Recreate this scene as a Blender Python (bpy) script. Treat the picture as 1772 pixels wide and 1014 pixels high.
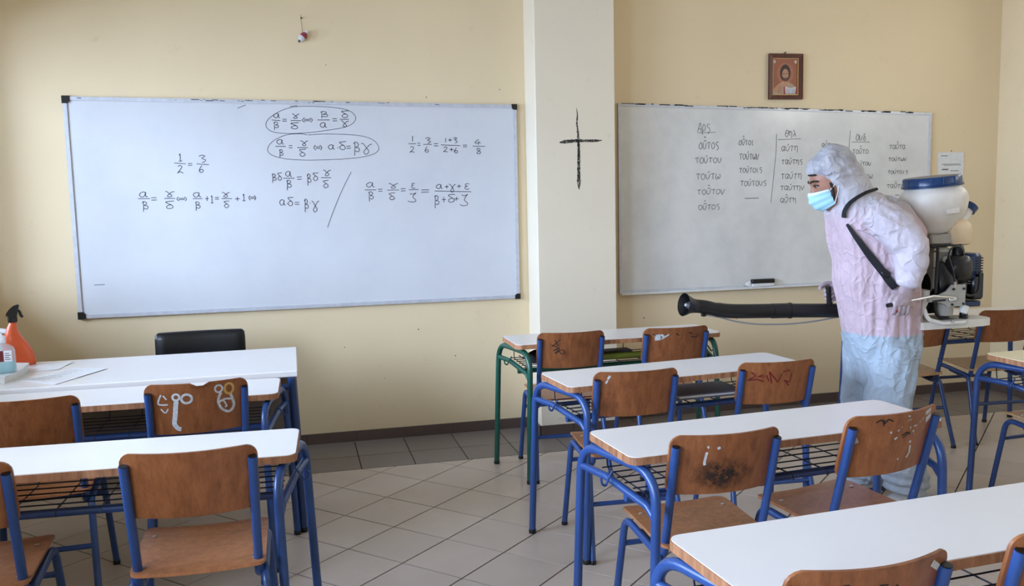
import bpy, bmesh, math, random
from mathutils import Vector, Matrix, noise
from mathutils.bvhtree import BVHTree

for o in list(bpy.data.objects):
    bpy.data.objects.remove(o, do_unlink=True)
SC = bpy.context.scene
COL = SC.collection
PI = math.pi

# ------------------------------------------------------------------ camera
cam_d = bpy.data.cameras.new('camera')
cam_d.sensor_width = 36.0
cam_d.lens = 32.345
cam_d.shift_y = 4.8 / 1772
cam_d.clip_end = 100
cam = bpy.data.objects.new('camera', cam_d)
COL.objects.link(cam)
_yaw, _pit, _rol = 0.2339, 0.1130, -0.0220
_f = Vector((math.sin(_yaw) * math.cos(_pit), math.cos(_yaw) * math.cos(_pit), -math.sin(_pit)))
_r0 = Vector((math.cos(_yaw), -math.sin(_yaw), 0))
_u0 = _r0.cross(_f)
_r = _r0 * math.cos(_rol) + _u0 * math.sin(_rol)
_u = -_r0 * math.sin(_rol) + _u0 * math.cos(_rol)
cam.matrix_world = Matrix(((_r.x, _u.x, -_f.x, 0.0), (_r.y, _u.y, -_f.y, -5.932), (_r.z, _u.z, -_f.z, 1.592), (0, 0, 0, 1)))
SC.camera = cam

# ------------------------------------------------------------------ world, light, exposure
world = bpy.data.worlds.new('daylight')
SC.world = world
world.use_nodes = True
_bg = world.node_tree.nodes['Background']
_bg.inputs['Color'].default_value = (0.62, 0.78, 1.0, 1)
_bg.inputs['Strength'].default_value = 1.6

XL, XR, YB, ZC = -1.82, 5.178, -8.6, 3.15      # room: left wall, right wall, back wall, ceiling
WINS = [(-0.35, -1.35), (-1.85, -3.55), (-4.05, -5.75), (-6.25, -8.1)]   # windows of the left wall, along y
WZ0, WZ1 = 1.08, 2.55

def area(name, loc, rot, sx, sy, energy, col):
    d = bpy.data.lights.new(name, 'AREA')
    d.shape = 'RECTANGLE'
    d.size, d.size_y = sx, sy
    d.energy = energy
    d.color = col
    o = bpy.data.objects.new(name, d)
    o.location = loc
    o.rotation_euler = rot
    COL.objects.link(o)
    return o
# daylight: the bright sky seen through the four windows of the left wall, and the corridor beyond the door and the clerestory of the right wall
area('sky_daylight', (XL - 3.4, -5.2, 2.55), (0, -(PI / 2 - 0.14), 0), 3.0, 11.6, 3500, (0.54, 0.70, 1.0))
CLER = [(-0.95, -2.25), (-2.40, -3.70)]        # clerestory panes of the right wall, along y
CZ0, CZ1 = 2.22, 2.80
for a, b in CLER:
    area('clerestory_daylight', (XR + 0.25, (a + b) / 2, (CZ0 + CZ1) / 2), (0, PI / 2, 0), CZ1 - CZ0, abs(b - a), 9, (1.0, 0.93, 0.82))
area('corridor_daylight', (XR + 0.9, -4.1, 1.7), (0, PI / 2, 0), 2.2, 2.0, 60, (1.0, 0.95, 0.86))

SC.view_settings.view_transform = 'Standard'
SC.view_settings.look = 'None'
SC.view_settings.gamma = 1.0
SC.view_settings.use_curve_mapping = False
SC.view_settings.exposure = 0.20
try:
    SC.cycles.use_denoising = True
    SC.cycles.max_bounces = 8
    SC.cycles.diffuse_bounces = 6
    SC.cycles.transparent_max_bounces = 12
    SC.cycles.caustics_refractive = False
except Exception:
    pass

# ------------------------------------------------------------------ materials
def srgb(r, g, b):
    def c(v):
        v /= 255.0
        return v / 12.92 if v <= 0.04045 else ((v + 0.055) / 1.055) ** 2.4
    return (c(r), c(g), c(b), 1.0)

class NT:
    def __init__(s, name):
        s.m = bpy.data.materials.new(name)
        s.m.use_nodes = True
        s.t = s.m.node_tree
        s.b = s.t.nodes['Principled BSDF']
        s.out = s.t.nodes['Material Output']
    def n(s, kind, **kw):
        x = s.t.nodes.new(kind)
        for k, v in kw.items():
            setattr(x, k, v)
        return x
    def l(s, a, b):
        s.t.links.new(a, b)
    def obj(s):
        return s.n('ShaderNodeTexCoord').outputs['Object']
    def noise(s, scale, detail=4, rough=0.6, vec=None, stretch=None):
        x = s.n('ShaderNodeTexNoise')
        x.inputs['Scale'].default_value = scale
        x.inputs['Detail'].default_value = detail
        x.inputs['Roughness'].default_value = rough
        v = vec or s.obj()
        if stretch:
            mp = s.n('ShaderNodeMapping')
            mp.inputs['Scale'].default_value = stretch
            s.l(v, mp.inputs['Vector'])
            v = mp.outputs['Vector']
        s.l(v, x.inputs['Vector'])
        return x.outputs['Fac']
    def ramp(s, fac, stops, interp='LINEAR'):
        r = s.n('ShaderNodeValToRGB')
        r.color_ramp.interpolation = interp
        e = r.color_ramp.elements
        while len(e) < len(stops):
            e.new(0.5)
        for i, (p, c) in enumerate(stops):
            e[i].position = p
            e[i].color = c
        s.l(fac, r.inputs['Fac'])
        return r.outputs['Color']
    def mix(s, fac, a, b, mode='MIX'):
        x = s.n('ShaderNodeMix', data_type='RGBA', blend_type=mode)
        for sock, v in ((x.inputs[0], fac), (x.inputs[6], a), (x.inputs[7], b)):
            if hasattr(v, 'is_output'):
                s.l(v, sock)
            else:
                sock.default_value = v
        return x.outputs[2]
    def bump(s, h, strength=0.2, dist=0.01):
        x = s.n('ShaderNodeBump')
        x.inputs['Strength'].default_value = strength
        x.inputs['Distance'].default_value = dist
        s.l(h, x.inputs['Height'])
        s.l(x.outputs['Normal'], s.b.inputs['Normal'])
    def set(s, col=None, rough=0.5, metal=0.0, spec=0.5, coat=0.0):
        if col is not None:
            if hasattr(col, 'is_output'):
                s.l(col, s.b.inputs['Base Color'])
            else:
                s.b.inputs['Base Color'].default_value = col
        if hasattr(rough, 'is_output'):
            s.l(rough, s.b.inputs['Roughness'])
        else:
            s.b.inputs['Roughness'].default_value = rough
        s.b.inputs['Metallic'].default_value = metal
        s.b.inputs['Specular IOR Level'].default_value = spec
        s.b.inputs['Coat Weight'].default_value = coat
        return s.m

def plain(name, rgb, rough=0.5, metal=0.0, spec=0.5, var=0.06, scale=30.0, coat=0.0, bump=0.0):
    t = NT(name)
    c = srgb(*rgb)
    d = tuple(x * (1 - var * 2) for x in c[:3]) + (1,)
    f = t.noise(scale)
    m = t.set(t.ramp(f, [(0.3, d), (0.7, c)]), rough, metal, spec, coat)
    if bump:
        t.bump(f, bump, 0.004)
    return m

def wall_paint(name, rgb):
    t = NT(name)
    c = srgb(*rgb)
    big = t.ramp(t.noise(0.8, 3), [(0.3, tuple(x * 0.94 for x in c[:3]) + (1,)), (0.7, c)])
    sm = t.ramp(t.noise(7.0, 6, 0.7), [(0.62, (1, 1, 1, 1)), (0.80, (0.86, 0.84, 0.80, 1))])
    # scuffs low down on the paint
    g = t.n('ShaderNodeNewGeometry')
    sx = t.n('ShaderNodeSeparateXYZ')
    t.l(g.outputs['Position'], sx.inputs[0])
    lowm = t.n('ShaderNodeMapRange')
    lowm.inputs['From Min'].default_value = 0.75
    lowm.inputs['From Max'].default_value = 0.10
    t.l(sx.outputs['Z'], lowm.inputs['Value'])
    sc = t.ramp(t.noise(16.0, 6, 0.75, stretch=(1, 1, 1.6)), [(0.60, (0, 0, 0, 1)), (0.74, (1, 1, 1, 1))])
    mm = t.n('ShaderNodeMath', operation='MULTIPLY')
    t.l(lowm.outputs[0], mm.inputs[0])
    t.l(sc, mm.inputs[1])
    col = t.mix(1.0, big, sm, 'MULTIPLY')
    m2 = t.n('ShaderNodeMath', operation='MULTIPLY')
    m2.inputs[1].default_value = 0.45
    t.l(mm.outputs[0], m2.inputs[0])
    col = t.mix(m2.outputs[0], col, srgb(140, 130, 112))
    m = t.set(col, 0.55, 0, 0.3)
    t.bump(t.noise(60.0, 3), 0.12, 0.004)
    return m

def tile_mat(name, rgb, rough, var=0.04):
    t = NT(name)
    c = srgb(*rgb)
    oi = t.n('ShaderNodeObjectInfo')
    a = t.ramp(oi.outputs['Random'], [(0.0, tuple(x * (1 - var) for x in c[:3]) + (1,)), (1.0, tuple(min(1, x * (1 + var)) for x in c[:3]) + (1,))])
    pos = t.n('ShaderNodeNewGeometry').outputs['Position']
    b = t.ramp(t.noise(4.0, 5, vec=pos), [(0.3, (0.91, 0.91, 0.90, 1)), (0.7, (1, 1, 1, 1))])
    col = t.mix(1.0, a, b, 'MULTIPLY')
    return t.set(col, rough, 0, 0.45)

def plywood(name, light, dark, stain=1.0, rough=0.35):
    t = NT(name)
    oi = t.n('ShaderNodeObjectInfo')
    ad = t.n('ShaderNodeVectorMath', operation='ADD')
    sc = t.n('ShaderNodeVectorMath', operation='SCALE')
    cv = t.n('ShaderNodeCombineXYZ')
    for i in range(3):
        t.l(oi.outputs['Random'], cv.inputs[i])
    t.l(cv.outputs[0], sc.inputs[0])
    sc.inputs['Scale'].default_value = 31.7
    t.l(t.obj(), ad.inputs[0])
    t.l(sc.outputs[0], ad.inputs[1])
    v = ad.outputs[0]
    g = t.ramp(t.noise(5.0, 6, 0.6, vec=v, stretch=(9, 9, 1.0)), [(0.30, srgb(*dark)), (0.70, srgb(*light))])
    fine = t.ramp(t.noise(40.0, 3, 0.6, vec=v, stretch=(6, 6, 0.6)), [(0.35, (0.86, 0.84, 0.82, 1)), (0.65, (1, 1, 1, 1))])
    st = t.ramp(t.noise(7.0, 6, 0.7, vec=v), [(0.56, (1, 1, 1, 1)), (0.80, (0.42, 0.38, 0.36, 1))])
    col = t.mix(1.0, g, fine, 'MULTIPLY')
    col = t.mix(stain, col, t.mix(1.0, col, st, 'MULTIPLY'))
    tone = t.ramp(oi.outputs['Random'], [(0, (0.88, 0.86, 0.84, 1)), (1, (1.06, 1.06, 1.06, 1))])
    col = t.mix(1.0, col, tone, 'MULTIPLY')
    m = t.set(col, rough, 0, 0.5)
    t.bump(t.noise(60.0, 3, 0.5, vec=v, stretch=(6, 6, 0.6)), 0.05, 0.002)
    return m

def painted_steel(name, rgb, chip=(30, 32, 40), rough=0.32):
    t = NT(name)
    c = srgb(*rgb)
    g = t.n('ShaderNodeNewGeometry')
    v = g.outputs['Position']
    base = t.ramp(t.noise(14.0, 5, vec=v), [(0.3, tuple(x * 0.82 for x in c[:3]) + (1,)), (0.7, c)])
    ch = t.ramp(t.noise(38.0, 5, 0.65, vec=v), [(0.70, (0, 0, 0, 1)), (0.73, (1, 1, 1, 1))])
    col = t.mix(ch, base, srgb(*chip))
    return t.set(col, rough, 0, 0.55)

def stained_white(name, rgb, rough=0.28, amount=0.35, tint=(150, 150, 156)):
    t = NT(name)
    c = srgb(*rgb)
    a = t.ramp(t.noise(2.2, 5, 0.65), [(0.40, (0, 0, 0, 1)), (0.75, (1, 1, 1, 1))])
    b = t.ramp(t.noise(26.0, 6, 0.75), [(0.66, (0, 0, 0, 1)), (0.80, (1, 1, 1, 1))])
    mx = t.n('ShaderNodeMath', operation='MAXIMUM')
    t.l(a, mx.inputs[0])
    t.l(b, mx.inputs[1])
    ml = t.n('ShaderNodeMath', operation='MULTIPLY')
    ml.inputs[1].default_value = amount
    t.l(mx.outputs[0], ml.inputs[0])
    return t.set(t.mix(ml.outputs[0], c, srgb(*tint)), rough, 0, 0.5)

M = {}
M['wall'] = wall_paint('cream_wall_paint', (230, 209, 170))
M['pillar'] = wall_paint('pale_pillar_paint', (232, 219, 194))
M['ceiling'] = plain('white_ceiling_paint', (238, 238, 234), 0.8)
M['grout'] = plain('dark_grout', (36, 33, 31), 0.9)
M['tile'] = tile_mat('beige_floor_tile', (194, 178, 164), 0.30)
M['tile_dark'] = tile_mat('brown_border_tile', (122, 112, 105), 0.38)
M['tile_base'] = tile_mat('brown_baseboard_tile', (92, 77, 70), 0.42)
M['board'] = stained_white('whiteboard_enamel', (208, 209, 211), 0.30, 0.16, (150, 156, 170))
M['board_grey'] = stained_white('smeared_whiteboard_enamel', (222, 220, 214), 0.17, 0.30, (140, 138, 134))
M['alu'] = plain('pale_aluminium', (206, 208, 214), 0.4, 0.3, 0.5, 0.08)
M['white_paint'] = plain('white_paint', (226, 226, 222), 0.4)
M['black'] = plain('black_plastic', (16, 16, 18), 0.35, var=0.15)
M['black_matt'] = plain('black_fabric', (14, 14, 16), 0.8, var=0.2, scale=200)
M['ink'] = plain('marker_ink', (66, 66, 76), 0.6, var=0.25, scale=150)
M['ink_faint'] = plain('faded_marker_ink', (110, 110, 108), 0.6, var=0.25, scale=120)
M['lam'] = stained_white('white_laminate', (226, 220, 214), 0.30, 0.10, (180, 178, 180))
M['lam_cream'] = stained_white('cream_laminate', (232, 218, 178), 0.30, 0.10, (190, 176, 140))
M['edge'] = plywood('beech_edge', (196, 140, 98), (128, 84, 56), 0.9, 0.5)
M['ply'] = plywood('beech_plywood', (160, 99, 57), (126, 73, 40), 1.0)
M['ply_seat_lit'] = plywood('beech_plywood_lit_seat', (190, 128, 84), (158, 102, 64), 0.8, 0.32)  # lighter than the backs, the light that seats catch put into the colour
M['ply_pale'] = plywood('pale_worn_plywood', (190, 150, 106), (158, 118, 80), 0.9)
M['blue'] = painted_steel('blue_painted_steel', (40, 72, 127))
M['navy'] = painted_steel('dark_blue_painted_steel', (34, 60, 108))
M['green'] = painted_steel('green_painted_steel', (16, 78, 62))
M['wire'] = plain('dark_wire', (22, 30, 50), 0.4)
M['steel'] = plain('bright_steel', (206, 206, 208), 0.3, 0.9, 0.5, 0.05)
M['grey_spot'] = plain('grey_spot', (96, 90, 80), 0.8)
M['glass'] = None

def glass_mat():
    t = NT('window_glass')
    tr = t.n('ShaderNodeBsdfTransparent')
    gl = t.n('ShaderNodeBsdfGlossy')
    gl.inputs['Roughness'].default_value = 0.02
    mx = t.n('ShaderNodeMixShader')
    mx.inputs[0].default_value = 0.08
    t.l(tr.outputs[0], mx.inputs[1])
    t.l(gl.outputs[0], mx.inputs[2])
    t.l(mx.outputs[0], t.out.inputs['Surface'])
    return t.m
M['glass'] = glass_mat()

# ------------------------------------------------------------------ mesh helpers
class MB:
    def __init__(s):
        s.v, s.f = [], []
    def add(s, vs, fs):
        k = len(s.v)
        s.v += [tuple(p) for p in vs]
        s.f += [tuple(i + k for i in f) for f in fs]
        return s
    def box(s, x0, x1, y0, y1, z0, z1, mat=None):
        vs = [(x, y, z) for z in (z0, z1) for y in (y0, y1) for x in (x0, x1)]
        if mat is not None:
            vs = [mat @ Vector(p) for p in vs]
        return s.add(vs, [(0, 2, 3, 1), (4, 5, 7, 6), (0, 1, 5, 4), (2, 6, 7, 3), (0, 4, 6, 2), (1, 3, 7, 5)])
    def bbox(s, x0, x1, y0, y1, z0, z1, r, mat=None):
        """box with chamfered edges"""
        cs = []
        for sx, a, b in ((0, x0, x1),):
            pass
        P = []
        idx = {}
        X, Y, Z = (x0, x1), (y0, y1), (z0, z1)
        for i in (0, 1):
            for j in (0, 1):
                for k in (0, 1):
                    sg = (1 if i == 0 else -1, 1 if j == 0 else -1, 1 if k == 0 else -1)
                    c = (X[i], Y[j], Z[k])
                    for ax in range(3):   # vertex lying on the face with normal ax
                        p = [c[d] + (0 if d == ax else sg[d] * r) for d in range(3)]
                        idx[(i, j, k, ax)] = len(P)
                        P.append(Vector(p))
        F = []
        for ax in range(3):
            for e in (0, 1):
                o = [d for d in range(3) if d != ax]
                q = []
                for a, b in ((0, 0), (1, 0), (1, 1), (0, 1)):
                    t = [0, 0, 0]
                    t[ax] = e
                    t[o[0]] = a
                    t[o[1]] = b
                    q.append(idx[(t[0], t[1], t[2], ax)])
                F.append(q)
        for ax in range(3):               # edges parallel to ax
            o = [d for d in range(3) if d != ax]
            for a in (0, 1):
                for b in (0, 1):
                    t0, t1 = [0, 0, 0], [0, 0, 0]
                    t1[ax] = 1
                    for t in (t0, t1):
                        t[o[0]] = a
                        t[o[1]] = b
                    F.append([idx[(*t0, o[0])], idx[(*t1, o[0])], idx[(*t1, o[1])], idx[(*t0, o[1])]])
        for i in (0, 1):
            for j in (0, 1):
                for k in (0, 1):
                    F.append([idx[(i, j, k, 0)], idx[(i, j, k, 1)], idx[(i, j, k, 2)]])
        if mat is not None:
            P = [mat @ p for p in P]
        return s.add(P, F)
    def tube(s, path, r, seg=10, caps=True):
        path = [Vector(p) for p in path]
        n = len(path)
        rs = r if isinstance(r, (list, tuple)) else [r] * n
        T = []
        for i in range(n):
            a = path[max(0, i - 1)]
            b = path[min(n - 1, i + 1)]
            T.append((b - a).normalized())
        up = Vector((0, 0, 1)) if abs(T[0].z) < 0.9 else Vector((0, 1, 0))
        N = (up - T[0] * up.dot(T[0])).normalized()
        vs, fs = [], []
        for i in range(n):
            if i:
                N = (N - T[i] * N.dot(T[i]))
                N = N.normalized() if N.length > 1e-6 else T[i].orthogonal().normalized()
            B = T[i].cross(N)
            for k in range(seg):
                a = 2 * PI * k / seg
                vs.append(path[i] + N * (rs[i] * math.cos(a)) + B * (rs[i] * math.sin(a)))
        for i in range(n - 1):
            for k in range(seg):
                a, b = i * seg + k, i * seg + (k + 1) % seg
                fs.append((a, b, b + seg, a + seg))
        if caps:
            fs.append(tuple(range(seg - 1, -1, -1)))
            fs.append(tuple((n - 1) * seg + k for k in range(seg)))
        return s.add(vs, fs)
    def loft(s, rings, caps=True):
        """rings: lists of equally many points"""
        seg = len(rings[0])
        vs = [p for r in rings for p in r]
        fs = []
        for i in range(len(rings) - 1):
            for k in range(seg):
                a, b = i * seg + k, i * seg + (k + 1) % seg
                fs.append((a, b, b + seg, a + seg))
        if caps:
            fs.append(tuple(range(seg - 1, -1, -1)))
            fs.append(tuple((len(rings) - 1) * seg + k for k in range(seg)))
        return s.add(vs, fs)
    def lathe(s, prof, seg=20, mat=None, sx=1.0, sy=1.0, pw=2.0):
        """prof: (r, z) from bottom to top; pw > 2 squares the section"""
        rings = []
        for r, z in prof:
            ring = []
            for k in range(seg):
                a = 2 * PI * k / seg
                c, d = math.cos(a), math.sin(a)
                q = (abs(c) ** pw + abs(d) ** pw) ** (-1.0 / pw)
                p = Vector((r * sx * c * q, r * sy * d * q, z))
                ring.append(mat @ p if mat is not None else p)
            rings.append(ring)
        return s.loft(rings)
    def prism(s, poly, z0, z1, mat=None):
        n = len(poly)
        vs = [Vector((x, y, z0)) for x, y in poly] + [Vector((x, y, z1)) for x, y in poly]
        if mat is not None:
            vs = [mat @ p for p in vs]
        fs = [tuple(range(n - 1, -1, -1)), tuple(range(n, 2 * n))]
        fs += [(i, (i + 1) % n, n + (i + 1) % n, n + i) for i in range(n)]
        return s.add(vs, fs)
    def mesh(s, name, smooth=None):
        me = bpy.data.meshes.new(name)
        me.from_pydata(s.v, [], s.f)
        bm = bmesh.new()
        bm.from_mesh(me)
        bmesh.ops.recalc_face_normals(bm, faces=bm.faces)
        bm.to_mesh(me)
        bm.free()
        if smooth is not None:
            for p in me.polygons:
                p.use_smooth = True
            try:
                me.set_sharp_from_angle(angle=math.radians(smooth))
            except Exception:
                pass
        me.update()
        return me

def tag(o, label=None, cat=None, group=None, kind=None):
    if label: o['label'] = label
    if cat: o['category'] = cat
    if group: o['group'] = group
    if kind: o['kind'] = kind
    return o

def add(name, mb, mat, parent=None, smooth=40, loc=None, rot=None, **t):
    me = mb if isinstance(mb, bpy.types.Mesh) else mb.mesh(name, smooth)
    if mat is not None and not me.materials:
        me.materials.append(M[mat] if isinstance(mat, str) else mat)
    o = bpy.data.objects.new(name, me)
    COL.objects.link(o)
    if parent is not None:
        o.parent = parent
    if loc is not None: o.location = loc
    if rot is not None: o.rotation_euler = rot
    return tag(o, **t)

def empty(name, loc=(0, 0, 0), rz=0.0, scale=1.0, **t):
    o = bpy.data.objects.new(name, None)
    o.empty_display_size = 0.1
    COL.objects.link(o)
    o.location = loc
    o.rotation_euler = (0, 0, rz)
    o.scale = (scale,) * 3
    return tag(o, **t)

def copy_tree(o, parent=None):
    c = o.copy()
    COL.objects.link(c)
    c.parent = parent
    for ch in list(o.children):
        copy_tree(ch, c)
    return c

def fillet(pts, rad, n=6):
    """polyline with rounded corners; rad a number or one per inner corner"""
    pts = [Vector(p) for p in pts]
    out = [pts[0]]
    for i in range(1, len(pts) - 1):
        r = rad[i - 1] if isinstance(rad, (list, tuple)) else rad
        p, a, b = pts[i], pts[i - 1], pts[i + 1]
        da, db = (a - p), (b - p)
        la, lb = da.length, db.length
        da.normalize(); db.normalize()
        ang = da.angle(db)
        t = min(r / max(math.tan(ang / 2), 1e-4), la * 0.49, lb * 0.49)
        s, e = p + da * t, p + db * t
        for k in range(n + 1):
            u = k / n
            out.append(s * (1 - u) ** 2 + p * 2 * u * (1 - u) + e * u * u)
    out.append(pts[-1])
    return out

def spline(pts, n=6):
    """Catmull-Rom through points of any dimension"""
    pts = [Vector(p) for p in pts]
    if len(pts) < 3:
        return pts
    out = []
    for i in range(len(pts) - 1):
        p0, p1, p2, p3 = pts[max(0, i - 1)], pts[i], pts[i + 1], pts[min(len(pts) - 1, i + 2)]
        for k in range(n):
            t = k / n
            out.append(0.5 * ((2 * p1) + (p2 - p0) * t + (2 * p0 - 5 * p1 + 4 * p2 - p3) * t * t + (3 * p1 - p0 - 3 * p2 + p3) * t ** 3))
    out.append(pts[-1])
    return out

def ribbon(mb, pts, w, place):
    """flat stroke through 2-D points; place(u, v) gives the 3-D point on the surface"""
    pts = [Vector((p[0], p[1])) for p in pts]
    n = len(pts)
    vs, fs = [], []
    for i in range(n):
        d = pts[min(n - 1, i + 1)] - pts[max(0, i - 1)]
        if d.length < 1e-9:
            d = Vector((1, 0))
        d.normalize()
        q = Vector((-d.y, d.x)) * (w * 0.5)
        vs += [place(*(pts[i] + q)), place(*(pts[i] - q))]
    fs = [(2 * i, 2 * i + 1, 2 * i + 3, 2 * i + 2) for i in range(n - 1)]
    mb.add(vs, fs)

# ------------------------------------------------------------------ the room
TS = 0.3175                                  # floor tile pitch

def px_of(p):
    d = Vector(p) - cam.matrix_world.translation
    z = d.dot(_f)
    if z < 0.1:
        return None
    return (886 + 1592.1 * d.dot(_r) / z, 511.8 - 1592.1 * d.dot(_u) / z, z)

def clip_poly(poly, x0, x1, y0, y1):
    for ax, lim, sg in ((0, x0, 1), (0, x1, -1), (1, y0, 1), (1, y1, -1)):
        out = []
        for i in range(len(poly)):
            a, b = poly[i], poly[(i + 1) % len(poly)]
            da, db = sg * (a[ax] - lim), sg * (b[ax] - lim)
            if da >= 0:
                out.append(a)
            if (da >= 0) != (db >= 0):
                t = da / (da - db)
                out.append((a[0] + (b[0] - a[0]) * t, a[1] + (b[1] - a[1]) * t))
        poly = out
        if len(poly) < 3:
            return []
    return poly

def tile_solid(mb, poly, z1=0.0, th=0.0055, g=0.0033):
    """one tile: top set in by a small chamfer from its lower edge"""
    cx = sum(p[0] for p in poly) / len(poly)
    cy = sum(p[1] for p in poly) / len(poly)
    def ins(d):
        q = []
        n = len(poly)
        for i in range(n):
            a, b, c = Vector(poly[i - 1]), Vector(poly[i]), Vector(poly[(i + 1) % n])
            n1, n2 = (b - a), (c - b)
            if n1.length < 1e-6 or n2.length < 1e-6:
                q.append(b)
                continue
            n1.normalize(); n2.normalize()
            m1, m2 = Vector((-n1.y, n1.x)), Vector((-n2.y, n2.x))
            s = m1 + m2
            if s.length < 1e-4:
                q.append(b)
                continue
            s = s / max(s.length_squared, 0.3) * 2
            p = b + s * d
            q.append(p)
        return q
    ar = sum(poly[i - 1][0] * poly[i][1] - poly[i][0] * poly[i - 1][1] for i in range(len(poly)))
    if ar < 0:
        poly = poly[::-1]
    a, b = ins(g), ins(g + 0.0012)
    n = len(poly)
    vs = [(p.x, p.y, z1 - th) for p in a] + [(p.x, p.y, z1 - 0.001) for p in a] + [(p.x, p.y, z1) for p in b]
    fs = [tuple(range(2 * n, 3 * n))]
    for k in (0, n):
        fs += [(k + i, k + (i + 1) % n, k + n + (i + 1) % n, k + n + i) for i in range(n)]
    mb.add(vs, fs)

floor = add('floor', MB().box(XL - .15, XR + .15, YB - .15, 0.15, -0.08, -0.004), 'grout', kind='structure',
            label='tiled classroom floor with beige tiles laid on the diagonal')

YBORD = -0.638
_th = 0.7615
_e1 = Vector((math.cos(_th), math.sin(_th)))
_e2 = Vector((math.sin(_th), -math.cos(_th)))
_O = Vector((0.1955, -1.4027))
cells = []
for i in range(-45, 45):
    for j in range(-45, 45):
        c = _O + _e1 * (i * TS) + _e2 * (j * TS)
        poly = [(c + _e1 * a * TS + _e2 * b * TS) for a, b in ((0, 0), (1, 0), (1, 1), (0, 1))]
        poly = [(p.x, p.y) for p in poly]
        if max(p[0] for p in poly) < XL or min(p[0] for p in poly) > XR or max(p[1] for p in poly) < YB or min(p[1] for p in poly) > YBORD:
            continue
        cl = clip_poly(poly, XL, XR, YB, YBORD)
        if len(cl) < 3:
            continue
        ar = abs(sum(cl[k - 1][0] * cl[k][1] - cl[k][0] * cl[k - 1][1] for k in range(len(cl)))) / 2
        if ar < 0.0008:
            continue
        full = ar > 0.995 * TS * TS
        cc = (sum(p[0] for p in cl) / len(cl), sum(p[1] for p in cl) / len(cl))
        q = px_of((cc[0], cc[1], 0))
        vis = q is not None and -60 < q[0] < 1832 and q[1] < 1075
        cells.append((ar / (q[2] ** 3) if vis else 0, c, cl, full, vis))
cells.sort(key=lambda t: -t[0])
_mb = MB()
tile_solid(_mb, [(0, 0), (_e1.x * TS, _e1.y * TS), ((_e1 + _e2).x * TS, (_e1 + _e2).y * TS), (_e2.x * TS, _e2.y * TS)])
full_tile = _mb.mesh('floor_tile')
full_tile.materials.append(M['tile'])
rest = MB()
for k, (sz, c, cl, full, vis) in enumerate(cells):
    if vis and k < 296:
        if full:
            add('floor_tile', full_tile, None, floor, loc=(c.x, c.y, 0))
        else:
            m = MB()
            tile_solid(m, cl)
            add('floor_tile', m, 'tile', floor, smooth=None)
    else:
        tile_solid(rest, cl)
add('floor_tile_field', rest, 'tile', floor, smooth=None, kind='stuff')
# two border rows parallel to the front wall
BX0 = 1.0634 * TS
rest = MB()
for y0, y1, sh in ((-0.358, -0.004, 0.0), (YBORD, -0.358, 0.0)):
    m0 = MB()
    tile_solid(m0, [(0, y0), (TS, y0), (TS, y1), (0, y1)])
    me = m0.mesh('border_tile')
    me.materials.append(M['tile_dark'])
    for k in range(-9, 17):
        x = BX0 + k * TS
        if x < XL or x + TS > XR:
            tile_solid(rest, [(max(x, XL), y0), (min(x + TS, XR), y0), (min(x + TS, XR), y1), (max(x, XL), y1)]) if x < XR and x + TS > XL else None
            continue
        add('border_tile', me, None, floor, loc=(x, 0, 0))
add('border_tile', rest, 'tile_dark', floor, smooth=None)

# walls
PX0, PX1, PY = 1.528, 2.056, -0.262
add('wall_front', MB().box(XL - .15, XR + .15, 0, 0.15, -0.05, ZC), 'wall', kind='structure', label='cream painted front wall behind the whiteboards')
pillar = add('pillar', MB().bbox(PX0, PX1, PY, 0.0, -0.05, ZC, 0.004), 'pillar', smooth=None, kind='structure', label='pale square pillar standing out of the front wall')
wr = MB()
DY0, DY1 = -4.92, -4.02                       # door opening of the right wall
wr.box(XR, XR + .15, DY1, 0.15, -0.05, CZ0).box(XR, XR + .15, DY1, 0.15, CZ1, ZC)
for a, b in ((0.15, CLER[0][0]), (CLER[0][1], CLER[1][0]), (CLER[1][1], DY1)):
    wr.box(XR, XR + .15, b, a, CZ0, CZ1)
wr.box(XR, XR + .15, YB - .15, DY0, -0.05, ZC)
wr.box(XR, XR + .15, DY0, DY1, 2.72, ZC)
add('wall_right', wr, 'wall', kind='structure', label='cream right side wall')
wl = MB()
wl.box(XL - .34, XL, YB - .15, 0.15, -0.05, WZ0)
wl.box(XL - .34, XL, YB - .15, 0.15, WZ1, ZC)
ys = [0.15] + [v for w in WINS for v in w] + [YB - .15]
for a, b in zip(ys[0::2], ys[1::2]):
    wl.box(XL - .34, XL, b, a, WZ0, WZ1)
add('wall_left', wl, 'wall', kind='structure', label='cream left wall with windows')
add('wall_back', MB().box(XL - .15, XR + .15, YB - .15, YB, -0.05, ZC), 'wall', kind='structure', label='cream back wall')
add('ceiling', MB().box(XL - .34, XR + .15, YB - .15, 0.15, ZC, ZC + .12), 'ceiling', kind='structure', label='white ceiling')
for k, (a, b) in enumerate(WINS):
    w = MB()
    x0, x1 = XL - .32, XL - .26
    w.box(x0, x1, b, a, WZ0, WZ0 + .06).box(x0, x1, b, a, WZ1 - .06, WZ1).box(x0, x1, b, b + .06, WZ0, WZ1).box(x0, x1, a - .06, a, WZ0, WZ1)
    w.box(x0, x1, (a + b) / 2 - .035, (a + b) / 2 + .035, WZ0, WZ1)
    wo = add('window_%d' % (k + 1), w, 'white_paint', kind='structure', label='white framed window of the left wall, ' + ('nearest the front wall', 'second from the front wall', 'beside the camera', 'at the back of the room')[k])
    for p, q in ((b + .06, (a + b) / 2 - .035), ((a + b) / 2 + .035, a - .06)):
        add('pane', MB().box(XL - .294, XL - .288, p, q, WZ0 + .06, WZ1 - .06), 'glass', wo)
    add('window_sill', MB().box(XL - .26, XL + .04, b, a, WZ0 - .0, WZ0 + .015), 'white_paint', wo)
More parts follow.
